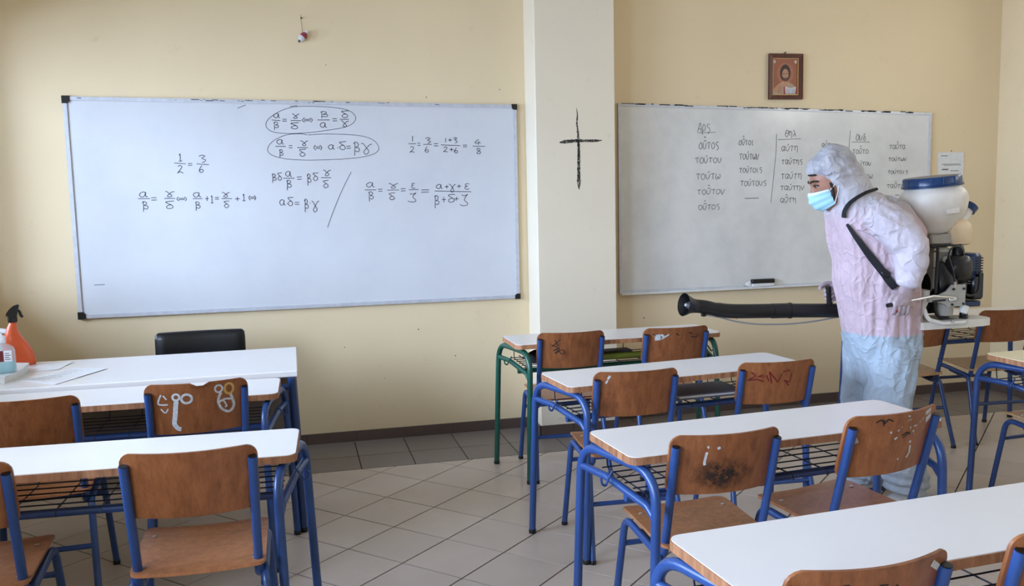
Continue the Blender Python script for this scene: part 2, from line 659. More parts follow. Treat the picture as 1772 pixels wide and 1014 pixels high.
for k, (a, b) in enumerate(CLER):
    w = MB()
    x0, x1 = XR + .04, XR + .09
    w.box(x0, x1, b, a, CZ0, CZ0 + .04).box(x0, x1, b, a, CZ1 - .04, CZ1).box(x0, x1, b, b + .04, CZ0, CZ1).box(x0, x1, a - .04, a, CZ0, CZ1)
    wo = add('window_%d' % (k + 5), w, 'white_paint', kind='structure', label='narrow clerestory window high in the right wall, ' + ('nearest the front wall', 'nearest the door')[k])
    add('pane', MB().box(XR + .062, XR + .068, b + .04, a - .04, CZ0 + .04, CZ1 - .04), 'glass', wo)
dr = MB()
dr.box(XR + .03, XR + .09, DY0, DY0 + .05, 0, 2.72).box(XR + .03, XR + .09, DY1 - .05, DY1, 0, 2.72).box(XR + .03, XR + .09, DY0, DY1, 2.08, 2.16).box(XR + .03, XR + .09, DY0, DY1, 2.67, 2.72)
do = add('door_1', dr, 'white_paint', kind='structure', label='white door frame with glazed transom in the right wall')
add('door_leaf', MB().box(XR + .04, XR + .08, DY0 + .05, DY1 - .13, 0.01, 2.08), 'white_paint', do)
add('pane', MB().box(XR + .057, XR + .063, DY0 + .05, DY1 - .05, 2.16, 2.67), 'glass', do)

wall_f = bpy.data.objects['wall_front']
random.seed(21)
sp = MB()
for x, z in ((0.26, 2.395), (0.30, 0.62), (0.78, 0.71), (1.02, 0.52), (0.55, 0.40), (4.95, 0.62), (3.05, 0.66), (1.36, 2.25), (0.88, 2.20), (2.35, 0.70)):
    r = random.uniform(.003, .006)
    sp.add([(x + r * math.cos(k * PI / 3), -.0008, z + r * random.uniform(.6, 1.2) * math.sin(k * PI / 3)) for k in range(6)], [tuple(range(6))])
add('wall_specks', sp, 'grey_spot', wall_f, smooth=None, kind='stuff')
# baseboards of single tiles
BH = 0.068
def baseboard(name, p0, p1, n, start):
    """tiles along p0 -> p1, facing n (unit normal into the room)"""
    p0, p1, n = Vector(p0), Vector(p1), Vector(n)
    d = p1 - p0
    L = d.length
    d.normalize()
    def slab(m, a, b, t0, t1, h):
        q = [p0 + d * a + n * t0, p0 + d * b + n * t0, p0 + d * b + n * t1, p0 + d * a + n * t1]
        m.prism([(v.x, v.y) for v in q], 0.0, h)
    bk = MB()
    slab(bk, 0, L, 0.0, 0.006, BH - 0.002)
    o = add(name, bk, 'grout', smooth=None, kind='structure', label='dark brown tile skirting along the foot of the ' + name.split('_', 1)[1] + (' wall' if 'pillar' not in name else ''))
    x = start
    while x < L:
        a, b = max(0, x) + 0.0012, min(L, x + TS) - 0.0012
        if b - a > 0.01:
            m = MB()
            slab(m, a, b, 0.0, 0.011, BH)
            add('baseboard_tile', m, 'tile_base', o, smooth=None)
        x += TS
    return o
baseboard('baseboard_front', (XL, 0), (PX0, 0), (0, -1), (0.671 - XL) % TS - TS)
baseboard('baseboard_pillar', (PX0, PY), (PX1, PY), (0, -1), -0.1)
baseboard('baseboard_pillar_side', (PX0, 0), (PX0, PY), (-1, 0), -0.05)
baseboard('baseboard_front_far', (PX1, 0), (XR, 0), (0, -1), -0.12)
baseboard('baseboard_right', (XR, 0), (XR, DY1), (-1, 0), -0.02)

# charcoal cross drawn on the pillar
def charcoal():
    t = NT('charcoal')
    tr = t.n('ShaderNodeBsdfTransparent')
    mx = t.n('ShaderNodeMixShader')
    f = t.ramp(t.noise(120.0, 5, 0.8), [(0.36, (0, 0, 0, 1)), (0.52, (1, 1, 1, 1))])
    t.set(srgb(28, 27, 26), 0.9)
    t.l(f, mx.inputs[0])
    t.l(tr.outputs[0], mx.inputs[1])
    t.l(t.b.outputs[0], mx.inputs[2])
    t.l(mx.outputs[0], t.out.inputs['Surface'])
    return t.m
M['charcoal'] = charcoal()
random.seed(4)
cm = MB()
def cross_place(u, v): return (u, PY - 0.0012, v)
def rough_stroke(a, b, w0, w1, n=40):
    a, b = Vector(a), Vector(b)
    d = (b - a).normalized()
    q = Vector((-d.y, d.x))
    vs = []
    for i in range(n + 1):
        t = i / n
        w = (w0 + (w1 - w0) * t) * (0.85 + 0.3 * random.random()) * min(1, 0.25 + 6 * min(t, 1 - t))
        p = a.lerp(b, t) + q * 0.004 * math.sin(t * 5)
        vs += [cross_place(*(p + q * w)), cross_place(*(p - q * w))]
    cm.add(vs, [(2 * i, 2 * i + 1, 2 * i + 3, 2 * i + 2) for i in range(n)])
rough_stroke((1.797, 2.112), (1.803, 1.99), 0.002, 0.006)
rough_stroke((1.801, 2.01), (1.812, 1.595), 0.006, 0.012)
rough_stroke((1.682, 1.893), (1.966, 1.908), 0.012, 0.007)
add('cross_drawing', cm, 'charcoal', pillar, smooth=None, label='black cross drawn in charcoal')

# ------------------------------------------------------------------ whiteboards
GL = {
 'a': [[(.78, .85), (.45, 1), (.1, .75), (.02, .35), (.3, .02), (.6, .2), (.78, .9)], [(.78, .9), (.74, .35), (.84, .06), (1, .06)]],
 'b': [[(.2, 0), (.24, .5), (.3, .93)], [(.08, .84), (.4, 1), (.85, .88), (.75, .68), (.4, .6), (.9, .55), (1, .40), (.75, .27), (.3, .33)]],
 'g': [[(0, 1), (.2, .95), (.45, .6), (.7, .25), (.6, .02), (.35, .0), (.25, .2), (.5, .55), (.75, .85), (1, .95)]],
 'd': [[(1, 1), (.5, .98), (.1, .90), (.38, .68), (.75, .45), (.85, .18), (.55, 0), (.25, .08), (.15, .3), (.45, .52), (.7, .52)]],
 'e': [[(.95, .9), (.5, 1), (.1, .85), (.3, .6), (.6, .55), (.2, .5), (0, .25), (.35, 0), (1, .1)]],
 'z': [[(.25, .95), (.6, .88), (1, 1), (.75, .8), (.62, .5), (.95, .22), (.85, .04), (.4, 0), (0, .1)]],
 'E': [[(.2, .35), (.82, .35)], [(.2, .65), (.82, .65)], [(.22, 0), (0, .5), (.22, 1)], [(.78, 1), (1, .5), (.82, 0)]],
 '1': [[(.3, .8), (.58, 1), (.5, 0)], [(.05, 0), (1, 0)]], 'l': [[(.6, 1), (.4, 0)]],
 '2': [[(.15, .8), (.5, 1), (.88, .82), (.6, .5), (0, .02), (.3, .16), (.6, .12), (1, 0)]],
 '3': [[(0, .9), (.5, 1), (.92, .86), (.4, .6), (.98, .36), (.75, .1), (.4, 0)]],
 '4': [[(.62, 1), (0, .38), (1, .38)], [(.72, .72), (.55, 0)]],
 '6': [[(.7, 1), (.2, .6), (.03, .25), (.4, 0), (.92, .15), (.85, .4), (.4, .45), (.08, .25)]],
 '8': [[(.82, .85), (.4, 1), (.15, .8), (.5, .55), (.92, .25), (.5, 0), (.08, .2), (.45, .5), (.85, .75), (.82, .85)]],
 '+': [[(0, .5), (1, .52)], [(.52, 1), (.48, 0)]], '=': [[(0, .85), (1, .9)], [(0, .1), (1, .15)]],
}
WG = {
 'o': [[(.5, 1), (.1, .7), (.1, .2), (.5, 0), (.9, .3), (.85, .8), (.5, 1)]],
 'u': [[(0, 1), (.1, .3), (.4, 0), (.75, .3), (.9, .95)]],
 't': [[(0, .88), (.4, 1), (1, .95)], [(.55, .95), (.45, .4), (.5, 0)]],
 's': [[(.9, .95), (.4, 1), (.2, .75), (.7, .5), (.85, .15), (.4, -.2)]],
 'n': [[(0, .95), (.3, .1), (.45, .05), (.95, 1)]],
 'w': [[(.1, 1), (0, .3), (.25, 0), (.5, .5), (.7, 0), (1, .4), (.95, 1)]],
 'i': [[(.4, 1), (.4, .1), (.6, 0)]],
 'a': [[(.8, .9), (.3, 1), (0, .5), (.3, 0), (.7, .4), (.9, 1)], [(.75, .5), (.8, .05), (1, .05)]],
 'h': [[(0, .9), (.2, 1), (.2, .1)], [(.2, .7), (.6, 1), (.85, .7), (.8, -.3)]],
 'A': [[(0, 0), (.6, 1.3), (.9, 0)], [(.1, .4), (.9, .45)]], 'r': [[(.1, -.3), (.2, .8), (.6, 1), (.9, .6), (.6, .2), (.2, .3)]],
 'T': [[(.5, 1.2), (.05, .8), (.1, .2), (.5, 0), (.95, .4), (.9, 1), (.5, 1.2)], [(.1, .6), (.9, .65)]],
 'l': [[(.1, 1.2), (.4, 1.0), (.95, 0)], [(.55, .65), (.1, 0)]],
 'O': [[(.5, 1.2), (.05, .8), (.1, .2), (.5, 0), (.95, .4), (.9, 1), (.5, 1.2)]],
 'd': [[(.8, 1.2), (.3, 1.2), (.7, .6), (.8, .2), (.4, 0), (.1, .3), (.4, .65), (.7, .6)]],
}
EQ= [[('a', -0.069, 2.099, -0.031, 2.071), ('_', -0.081, 2.059, -0.03, 2.055), ('b', -0.074, 2.047, -0.044, 2.0), ('=', -0.018, 2.065, 0.007, 2.051), ('g', 0.04, 2.096, 0.086, 2.068), ('_', 0.031, 2.056, 0.094, 2.054), ('d', 0.026, 2.042, 0.08, 2.004), ('E', 0.102, 2.072, 0.162, 2.044), ('b', 0.21, 2.11, 0.256, 2.067), ('_', 0.193, 2.058, 0.268, 2.058), ('a', 0.208, 2.043, 0.249, 2.012), ('=', 0.285, 2.067, 0.313, 2.05), ('d', 0.337, 2.113, 0.386, 2.072), ('_', 0.33, 2.062, 0.386, 2.062), ('g', 0.337, 2.053, 0.384, 2.016)], [('a', -0.059, 1.94, -0.016, 1.912), ('_', -0.069, 1.899, -0.005, 1.898), ('b', -0.048, 1.881, -0.024, 1.831), ('=', 0.012, 1.905, 0.034, 1.887), ('g', 0.084, 1.932, 0.13, 1.901), ('_', 0.063, 1.89, 0.127, 1.889), ('d', 0.07, 1.879, 0.115, 1.836), ('E', 0.163, 1.905, 0.212, 1.873), ('a', 0.252, 1.906, 0.291, 1.877), ('_', 0.307, 1.888, 0.313, 1.887), ('d', 0.315, 1.925, 0.363, 1.874), ('=', 0.364, 1.898, 0.39, 1.881), ('b', 0.406, 1.922, 0.444, 1.838), ('g', 0.454, 1.912, 0.523, 1.846)], [('1', -0.639, 1.86, -0.617, 1.817), ('_', -0.663, 1.806, -0.597, 1.8), ('2', -0.648, 1.793, -0.616, 1.745), ('=', -0.585, 1.803, -0.56, 1.789), ('3', -0.52, 1.85, -0.481, 1.807), ('_', -0.535, 1.799, -0.464, 1.793), ('6', -0.523, 1.788, -0.498, 1.746)], [('a', -0.872, 1.637, -0.826, 1.606), ('_', -0.881, 1.597, -0.813, 1.596), ('b', -0.862, 1.581, -0.829, 1.518), ('=', -0.806, 1.603, -0.775, 1.585), ('g', -0.726, 1.637, -0.673, 1.604), ('_', -0.733, 1.595, -0.67, 1.594), ('d', -0.731, 1.577, -0.679, 1.533), ('E', -0.662, 1.602, -0.605, 1.578), ('a', -0.566, 1.627, -0.52, 1.599), ('_', -0.569, 1.59, -0.514, 1.589), ('b', -0.56, 1.572, -0.53, 1.517), ('+', -0.497, 1.603, -0.477, 1.575), ('1', -0.467, 1.605, -0.451, 1.562), ('=', -0.441, 1.596, -0.418, 1.582), ('g', -0.4, 1.625, -0.352, 1.595), ('_', -0.402, 1.587, -0.341, 1.585), ('d', -0.393, 1.571, -0.358, 1.531), ('+', -0.323, 1.595, -0.296, 1.57), ('1', -0.282, 1.61, -0.263, 1.57), ('E', -0.242, 1.602, -0.2, 1.573)], [('b', -0.1, 1.733, -0.072, 1.675), ('d', -0.065, 1.737, -0.037, 1.691), ('a', -0.016, 1.746, 0.022, 1.713), ('_', -0.03, 1.704, 0.038, 1.702), ('b', -0.016, 1.693, 0.017, 1.629), ('=', 0.053, 1.712, 0.082, 1.693), ('b', 0.112, 1.729, 0.137, 1.656), ('d', 0.147, 1.734, 0.184, 1.687), ('g', 0.215, 1.75, 0.261, 1.715), ('_', 0.2, 1.703, 0.261, 1.702), ('d', 0.208, 1.685, 0.245, 1.639)], [('a', -0.059, 1.571, -0.024, 1.537), ('_', -0.016, 1.549, -0.011, 1.548), ('d', -0.013, 1.586, 0.024, 1.534), ('=', 0.031, 1.556, 0.059, 1.539), ('b', 0.088, 1.571, 0.113, 1.491), ('_', 0.123, 1.546, 0.128, 1.545), ('g', 0.133, 1.56, 0.18, 1.492)], [('l', 0.778, 1.956, 0.784, 1.921), ('_', 0.754, 1.907, 0.803, 1.907), ('2', 0.761, 1.889, 0.79, 1.852), ('=', 0.811, 1.913, 0.83, 1.894), ('3', 0.864, 1.944, 0.896, 1.908), ('_', 0.848, 1.902, 0.903, 1.901), ('6', 0.858, 1.888, 0.881, 1.852), ('=', 0.917, 1.909, 0.945, 1.89), ('l', 0.991, 1.941, 0.996, 1.914), ('+', 1.01, 1.938, 1.035, 1.918), ('3', 1.046, 1.943, 1.069, 1.908), ('_', 0.963, 1.898, 1.089, 1.892), ('2', 0.976, 1.885, 1.005, 1.852), ('+', 1.017, 1.879, 1.043, 1.857), ('6', 1.048, 1.878, 1.071, 1.846), ('=', 1.106, 1.897, 1.133, 1.882), ('4', 1.183, 1.932, 1.225, 1.896), ('_', 1.169, 1.888, 1.252, 1.886), ('8', 1.193, 1.874, 1.223, 1.838)], [('a', 0.478, 1.668, 0.53, 1.638), ('_', 0.467, 1.621, 0.54, 1.62), ('b', 0.486, 1.609, 0.52, 1.547), ('=', 0.551, 1.626, 0.578, 1.609), ('g', 0.619, 1.66, 0.679, 1.629), ('_', 0.608, 1.617, 0.684, 1.616), ('d', 0.615, 1.598, 0.659, 1.556), ('=', 0.695, 1.626, 0.726, 1.608), ('e', 0.764, 1.657, 0.787, 1.626), ('_', 0.747, 1.617, 0.809, 1.616), ('z', 0.738, 1.595, 0.792, 1.539), ('=', 0.826, 1.616, 0.876, 1.597), ('a', 0.924, 1.647, 0.965, 1.619), ('+', 0.979, 1.642, 1.004, 1.62), ('g', 1.007, 1.647, 1.051, 1.597), ('+', 1.058, 1.644, 1.087, 1.62), ('e', 1.111, 1.648, 1.141, 1.612), ('_', 0.913, 1.605, 1.152, 1.595), ('b', 0.907, 1.578, 0.938, 1.494), ('+', 0.957, 1.566, 0.984, 1.531), ('d', 0.994, 1.581, 1.046, 1.53), ('+', 1.038, 1.564, 1.069, 1.54), ('z', 1.075, 1.579, 1.127, 1.508)]]
LOOPS= [[(0.136, 2.142), (0.061, 2.139), (-0.006, 2.122), (-0.063, 2.094), (-0.101, 2.064), (-0.118, 2.035), (-0.109, 2.007), (-0.073, 1.986), (-0.003, 1.977), (0.091, 1.978), (0.186, 1.986), (0.272, 1.998), (0.354, 2.012), (0.404, 2.033), (0.428, 2.064), (0.42, 2.091), (0.392, 2.113), (0.335, 2.129), (0.24, 2.139), (0.136, 2.142)], [(0.128, 1.967), (0.091, 1.974), (0.034, 1.973), (-0.013, 1.964), (-0.066, 1.94), (-0.102, 1.91), (-0.115, 1.879), (-0.103, 1.855), (-0.066, 1.836), (-0.001, 1.821), (0.102, 1.813), (0.226, 1.813), (0.346, 1.817), (0.458, 1.827), (0.537, 1.848), (0.565, 1.879), (0.55, 1.916), (0.512, 1.943), (0.449, 1.96), (0.353, 1.969), (0.233, 1.972), (0.133, 1.967)], [(0.387, 1.735), (0.348, 1.666), (0.316, 1.603), (0.283, 1.531), (0.259, 1.476), (0.24, 1.429), (0.226, 1.391)]]
WORDS= [('Ars', 2.744, 2.018, 2.84, 1.966), ('ou~tos', 2.752, 1.897, 2.906, 1.852), ("tou'tou", 2.724, 1.793, 2.926, 1.757), ("tou'tw", 2.731, 1.683, 2.915, 1.646), ('tou~ton', 2.74, 1.575, 2.952, 1.541), ('ou~tos', 2.749, 1.47, 2.915, 1.437), ('ou~toi', 3.052, 1.909, 3.172, 1.875), ("tou'twn", 3.057, 1.816, 3.21, 1.778), ("tou'tois", 3.057, 1.718, 3.236, 1.685), ("tou'tous", 3.065, 1.628, 3.27, 1.594), ('-', 3.1, 1.507, 3.207, 1.507), ('Thl', 3.408, 1.97, 3.497, 1.932), ("au'th", 3.38, 1.865, 3.512, 1.831), ("tau'ths", 3.381, 1.77, 3.551, 1.74), ("tau'th", 3.378, 1.672, 3.544, 1.638), ("tau'thn", 3.374, 1.588, 3.567, 1.558), ('au~th', 3.376, 1.501, 3.504, 1.471), ('au~tai', 3.696, 1.881, 3.819, 1.856), ('Oud', 3.97, 1.937, 4.054, 1.901), ('tou~to', 3.943, 1.835, 4.077, 1.806), ("tou'tou", 3.949, 1.748, 4.1, 1.722), ("tou'tw", 3.951, 1.656, 4.115, 1.63), ('tau~ta', 4.244, 1.865, 4.38, 1.836), ("tou'twn", 4.238, 1.773, 4.392, 1.751), ("tou'tois", 4.236, 1.681, 4.407, 1.658), ('tau~ta', 4.23, 1.581, 4.38, 1.555), ('-', 4.301, 1.503, 4.335, 1.503)]
LINES= [[(2.744, 1.962), (2.877, 1.966)], [(3.35, 1.911), (3.531, 1.916)], [(3.341, 1.952), (3.337, 1.817), (3.32, 1.652), (3.301, 1.47)], [(3.934, 1.889), (4.083, 1.889)], [(3.923, 1.97), (3.917, 1.901), (3.914, 1.836)]]

def xz(mb, poly, y0, y1):
    """polygon in the wall plane (x, z) given thickness y0..y1"""
    n = len(poly)
    vs = [(x, y0, z) for x, z in poly] + [(x, y1, z) for x, z in poly]
    fs = [tuple(range(n)), tuple(range(2 * n - 1, n - 1, -1))] + [(i, n + i, n + (i + 1) % n, (i + 1) % n) for i in range(n)]
    return mb.add(vs, fs)

def whiteboard(name, tl, tr, br, bl, panel, rw, caps, label):
    C = [Vector(p) for p in (tl, tr, br, bl)]
    cen = sum(C, Vector((0, 0))) / 4
    root = empty(name, (cen.x, 0, cen.y), label=label, cat='whiteboard')
    P = lambda p: (p[0] - cen.x, p[1] - cen.y)
    C = [c - cen for c in C]
    add('panel', xz(MB(), [tuple(c) for c in C], -0.004, -0.016), panel, root, smooth=None)
    for i in range(4):
        a, b = C[i], C[(i + 1) % 4]
        d = (b - a).normalized()
        q = Vector((d.y, -d.x))
        add('frame_rail', xz(MB(), [tuple(a), tuple(b), tuple(b + q * rw - d * rw), tuple(a + q * rw + d * rw)], -0.002, -0.024), 'alu', root, smooth=None)
    if caps:
        for i in range(4):
            a = C[i]
            sx, sz = (1 if i in (0, 3) else -1), (-1 if i < 2 else 1)
            k = caps[i]
            o = 0.004
            add('corner_cap', xz(MB(), [(a.x - sx * o, a.y - sz * o), (a.x + sx * k, a.y - sz * o), (a.x + sx * k, a.y + sz * k * .6), (a.x + sx * k * .6, a.y + sz * k), (a.x - sx * o, a.y + sz * k)], -0.001, -0.028), 'black', root, smooth=None)
    return root, cen

wb, wc = whiteboard('whiteboard', (-1.257, 2.199), (1.465, 2.151), (1.461, 0.884), (-1.257, 0.891), 'board', 0.022, (0.04, 0.032, 0.032, 0.04),
                    'large whiteboard with black corners and fraction equations, left of the pillar')
def pl_left(u, v): return (u - wc.x, -0.0168, v - wc.y)
random.seed(11)
def glyph(mb, strokes, x0, z0, x1, z1, w, place, jit=0.03):
    for st in strokes:
        pts = [(x0 + (p[0] + random.uniform(-jit, jit)) * (x1 - x0), z1 + (p[1] + random.uniform(-jit, jit)) * (z0 - z1)) for p in st]
        ribbon(mb, spline(pts, 5) if len(pts) > 2 else pts, w, place)
for eq in EQ:
    for c, x0, z0, x1, z1 in eq:
        m = MB()
        if c == '_':
            ribbon(m, [(x0, z0), (x1, z1)], 0.0040, pl_left)
        else:
            glyph(m, GL[c], x0, z0, x1, z1, 0.0042, pl_left)
        add('fraction_bar' if c == '_' else 'handwritten_symbol', m, 'ink', wb, smooth=None)
for lp in LOOPS:
    m = MB()
    ribbon(m, spline(lp, 5), 0.0032, pl_left)
    add('pen_line', m, 'ink', wb, smooth=None)
m = MB()
for a, b in (((0.03, 2.140), (0.075, 2.146)), ((-1.16, 1.09), (-1.10, 1.09)), ((-0.28, 2.13), (-0.23, 2.15))):
    m = MB()
    ribbon(m, [a, b], 0.004, pl_left)
    add('pen_line', m, 'ink_faint', wb, smooth=None)
# specks and scribbles along the top rail
m = MB()
for k in range(26):
    x = random.choice([random.uniform(-.5, -.05), random.uniform(-.3, .5), random.uniform(-1.2, 1.2)])
    z = 2.199 - (x + 1.257) * 0.01763 - random.uniform(0.001, 0.012)
    ribbon(m, [(x, z), (x + random.uniform(.006, .05), z - .001)], random.uniform(.002, .005), lambda u, v: (u - wc.x, -0.0248, v - wc.y))
add('rail_marks', m, 'ink', wb, smooth=None, kind='stuff')

wb2, wc2 = whiteboard('whiteboard', (2.166, 2.162), (4.587, 2.094), (4.583, 0.868), (2.165, 0.884), 'board_grey', 0.016, None,
                      'greyish whiteboard with faint columns of Greek words, right of the pillar')
def pl_right(u, v): return (u - wc2.x, -0.0168, v - wc2.y)
add('pen_tray', MB().box(2.17 - wc2.x, 4.58 - wc2.x, -0.055, -0.018, 0.872 - wc2.y, 0.886 - wc2.y), 'white_paint', wb2, smooth=None)
WN = {'~': [[(0, .0), (.3, .35), (.6, .1), (1, .4)]], "'": [[(.3, 0), (.8, .8)]]}
for wd, x0, z0, x1, z1 in WORDS:
    m = MB()
    if wd == '-':
        ribbon(m, [(x0, z0), (x1, z1)], 0.005, pl_right)
    else:
        n = sum(1 for c in wd if c not in "~'")
        cw = (x1 - x0) / n
        k = 0
        h = z0 - z1
        for c in wd:
            if c in "~'":
                glyph(m, WN[c], x0 + (k - .8) * cw, z0 + h * .55, x0 + (k - .15) * cw, z0 + h * .15, 0.0042, pl_right)
                if c == '~':
                    glyph(m, [[(0, .3), (.4, .9), (.7, .2)]], x0 + (k - .7) * cw, z0 + h * .95, x0 + (k - .25) * cw, z0 + h * .6, 0.004, pl_right)
                continue
            glyph(m, WG[c], x0 + k * cw, z0, x0 + (k + .86) * cw, z1, 0.0042, pl_right, 0.06)
            k += 1
    add('handwritten_word', m, 'ink_faint', wb2, smooth=None)
for ln in LINES:
    m = MB()
    ribbon(m, ln, 0.0035, pl_right)
    add('pen_line', m, 'ink_faint', wb2, smooth=None)
m = MB()
for k in range(60):
    x = random.uniform(2.18, 4.4)
    z = 2.162 - (x - 2.166) * 0.0281 - random.uniform(-0.002, 0.006)
    ribbon(m, [(x, z), (x + random.uniform(.01, .09), z - .002)], random.uniform(.003, .008), lambda u, v: (u - wc2.x, -0.0248, v - wc2.y))
add('rail_marks', m, 'ink', wb2, smooth=None, kind='stuff')

er = empty('board_eraser', (3.225, -0.046, 0.8862), label='black board eraser lying on the pen tray of the right whiteboard', cat='eraser')
add('felt_pad', MB().bbox(-.085, .085, -.018, .02, 0, .022, .003), 'white_paint', er)
add('handle', MB().bbox(-.083, .09, -.017, .02, .022, .052, .005), 'black', er)
tp = empty('tissue', (3.118, -0.042, 0.886), label='crumpled white tissue beside the board eraser', cat='tissue')
m = MB()
m.lathe([(0.005, 0), (.030, .002), (.026, .016), (.012, .034), (.004, .044)], 9, Matrix.Rotation(.35, 4, 'Y'), 1.0, .5)
for i, v in enumerate(m.v):
    m.v[i] = tuple(Vector(v) + Vector((noise.noise(Vector(v) * 60), noise.noise(Vector(v) * 60 + Vector((5, 5, 5))) * .5, abs(noise.noise(Vector(v) * 50)))) * .008)
add('folded_tissue', m, 'white_paint', tp)

# ------------------------------------------------------------------ school desks
DL, DW, DH = 1.218, 0.357, 0.762
def round_rect(x0, x1, y0, y1, r, n=5):
    out = []
    for cx, cy, a0 in ((x1 - r, y1 - r, 0), (x0 + r, y1 - r, PI / 2), (x0 + r, y0 + r, PI), (x1 - r, y0 + r, 1.5 * PI)):
        for k in range(n + 1):
            a = a0 + PI / 2 * k / n
            out.append((cx + r * math.cos(a), cy + r * math.sin(a)))
    return out

def leg_split(path, k):
    return path[:k], path[k - 1:]

def make_desk(paint, lam):
    # the end frames stand askew: back legs outside the table end, front legs under it
    root = empty('school_desk')
    hx, hy = DL / 2, DW / 2
    add('table_top', MB().prism(round_rect(-hx, hx, -hy, hy, .035), DH - .026, DH - .0022), 'edge', root, smooth=30)
    add('laminate', MB().prism(round_rect(-hx + .003, hx - .003, -hy + .003, hy - .003, .033), DH - .0026, DH), lam, root, smooth=30)
    R = 0.0155
    yb, yf = hy + .018, -(hy + .052)
    for s in (-1, 1):
        xf, xt, xf2, xt2 = s * (hx + .040), s * (hx + .012), s * (hx - .046), s * (hx - .062)
        P = fillet([(xf, yb, .014), (xt, yb - .004, DH - .044), (xt2, yf + .004, DH - .044), (xf2, yf, .014)], [.11, .11], 8)
        h = len(P) // 2
        back, front = P[:h], P[h:]
        back.append((back[-1] + front[0]) / 2)
        front.insert(0, back[-1].copy())
        for half, foot in ((back, (xf, yb)), (front, (xf2, yf))):
            lg = add('leg', MB().tube(half, R, 12), paint, root)
            add('foot_cap', MB().lathe([(.0165, 0), (.0175, .003), (.0175, .016), (.0158, .020)], 12, Matrix.Translation((foot[0], foot[1], 0))), 'black', lg)
        def on_leg(z, y):
            t = (z - .014) / (DH - .058)
            k = (yb - y) / (yb - yf)
            return Vector(((xf + (xt - xf) * t) * (1 - k) + (xf2 + (xt2 - xf2) * t) * k, y, z))
        zb = 0.640
        add('side_bar', MB().tube(fillet([on_leg(zb, yb), on_leg(zb, yb - .16), on_leg(zb - .035, yf + .045), on_leg(zb - .07, yf)], [.06, .03]), .0135, 10), paint, root)
        hk = on_leg(zb, yb - .20)
        add('bag_hook', MB().tube(spline([hk + Vector((s * .005, 0, .03)), hk + Vector((s * .024, -.005, .004)), hk + Vector((s * .034, -.010, -.012)), hk + Vector((s * .048, -.012, -.004)), hk + Vector((s * .052, -.014, .018))], 4), .0042, 6), paint, root)
    xs = hx - .034
    add('cross_bar', MB().tube([(-xs, -.06, .596), (xs, -.06, .596)], .0145, 10), paint, root)
    # wire rack under the top
    zr, wy0, wy1, wx = .632, yf + .085, hy - .02, hx - .05
    for k in range(6):
        y = wy0 + (wy1 - wy0) * k / 5
        add('wire', MB().tube([(-wx, y, zr), (wx, y, zr)], .0026, 5), 'wire', root)
    n = 9
    for k in range(n):
        x = -wx + .02 + (2 * wx - .04) * k / (n - 1)
        P = fillet([(x, wy0 - .006, zr - .02), (x, wy0 - .004, zr - .004), (x, wy1, zr - .004), (x, wy1 + .012, DH - .028)], [.012, .02], 3)
        add('cross_wire', MB().tube(P, .0026, 5), 'wire', root)
    return root

desk_blue = make_desk('blue', 'lam')
desk_green = make_desk('green', 'lam')
DESKS = [  # back-left corner, turn, prototype, label
    ((1.156, -0.789), 0.54, desk_green, 'white topped school desk on green legs in front of the pillar'),
    ((1.076, -1.914), 6.0, desk_blue, 'blue legged school desk directly behind the green legged desk'),
    ((0.961, -2.962), 4.8, None, 'blue legged school desk between the sprayed desk row and the nearest desk'),
    ((0.837, -3.943), 4.6, None, 'white topped school desk nearest the camera at lower right'),
    ((-1.218, -2.539), -2.6, None, 'blue legged school desk in front at lower left with long white top'),
    ((-1.294, -1.587), -1.26, None, 'blue legged school desk pushed against the white teacher desk'),
    ((3.415, -0.80), 0.0, None, 'blue legged school desk by the far wall behind the sprayer tray'),
    ((3.236, -2.181), 2.6, 'cream', 'cream topped school desk with blue legs at the right edge'),
]
DESKS[2] = (DESKS[2][0], DESKS[2][1], None, 'blue legged school desk in the middle of the right hand row')
desk_objs = []
for (c, deg, pr, lab) in DESKS:
    if pr is None:
        o = copy_tree(desk_blue)
    elif pr == 'cream':
        o = make_desk('navy', 'lam_cream')
    else:
        o = pr
    a = math.radians(deg)
    d = Vector((math.cos(a), math.sin(a)))
    g = Vector((math.sin(a), -math.cos(a)))
    p = Vector(c) + d * (DL / 2) + g * (DW / 2)
    o.location = (p.x, p.y, 0)
    o.rotation_euler = (0, 0, a)
    tag(o, lab, 'desk', 'school desks')
    desk_objs.append(o)

# ------------------------------------------------------------------ school chairs
BZ0, BZ1, BWD = 0.620, 0.822, 0.186
def post_y(z): return -0.135 - (z - .44) * (0.090 / .345)
def back_pt(s, z, off=0.0):
    """point of the rear face of the backrest; s -1..1 across"""
    return Vector((s * BWD, post_y(z) + .0145 - .046 * (1 - s * s) ** 1.1 * 1.0 - off, z))
def corner_w(t, lo, hi, r):
    """half-width factor of a rounded outline at height t"""
    d = min(t - lo, hi - t)
    if d >= r: return 1.0
    return 1.0 - (r - math.sqrt(max(0, r * r - (r - d) ** 2))) / BWD

def sheet(rows, thick):
    """closed thin solid from a grid of points and a thickness vector per point"""
    nr, nc = len(rows), len(rows[0])
    A = [p for r in rows for p, _ in r]
    B = [p + t * thick for r in rows for p, t in r]
    n = nr * nc
    fs = []
    for i in range(nr - 1):
        for j in range(nc - 1):
            a = i * nc + j
            fs += [(a, a + 1, a + nc + 1, a + nc), (n + a, n + a + nc, n + a + nc + 1, n + a + 1)]
    rim = [j for j in range(nc)] + [i * nc + nc - 1 for i in range(1, nr)] + [(nr - 1) * nc + j for j in range(nc - 2, -1, -1)] + [i * nc for i in range(nr - 2, 0, -1)]
    for k in range(len(rim)):
        a, b = rim[k], rim[(k + 1) % len(rim)]
        fs.append((a, n + a, n + b, b))
    return MB().add(A + B, fs)

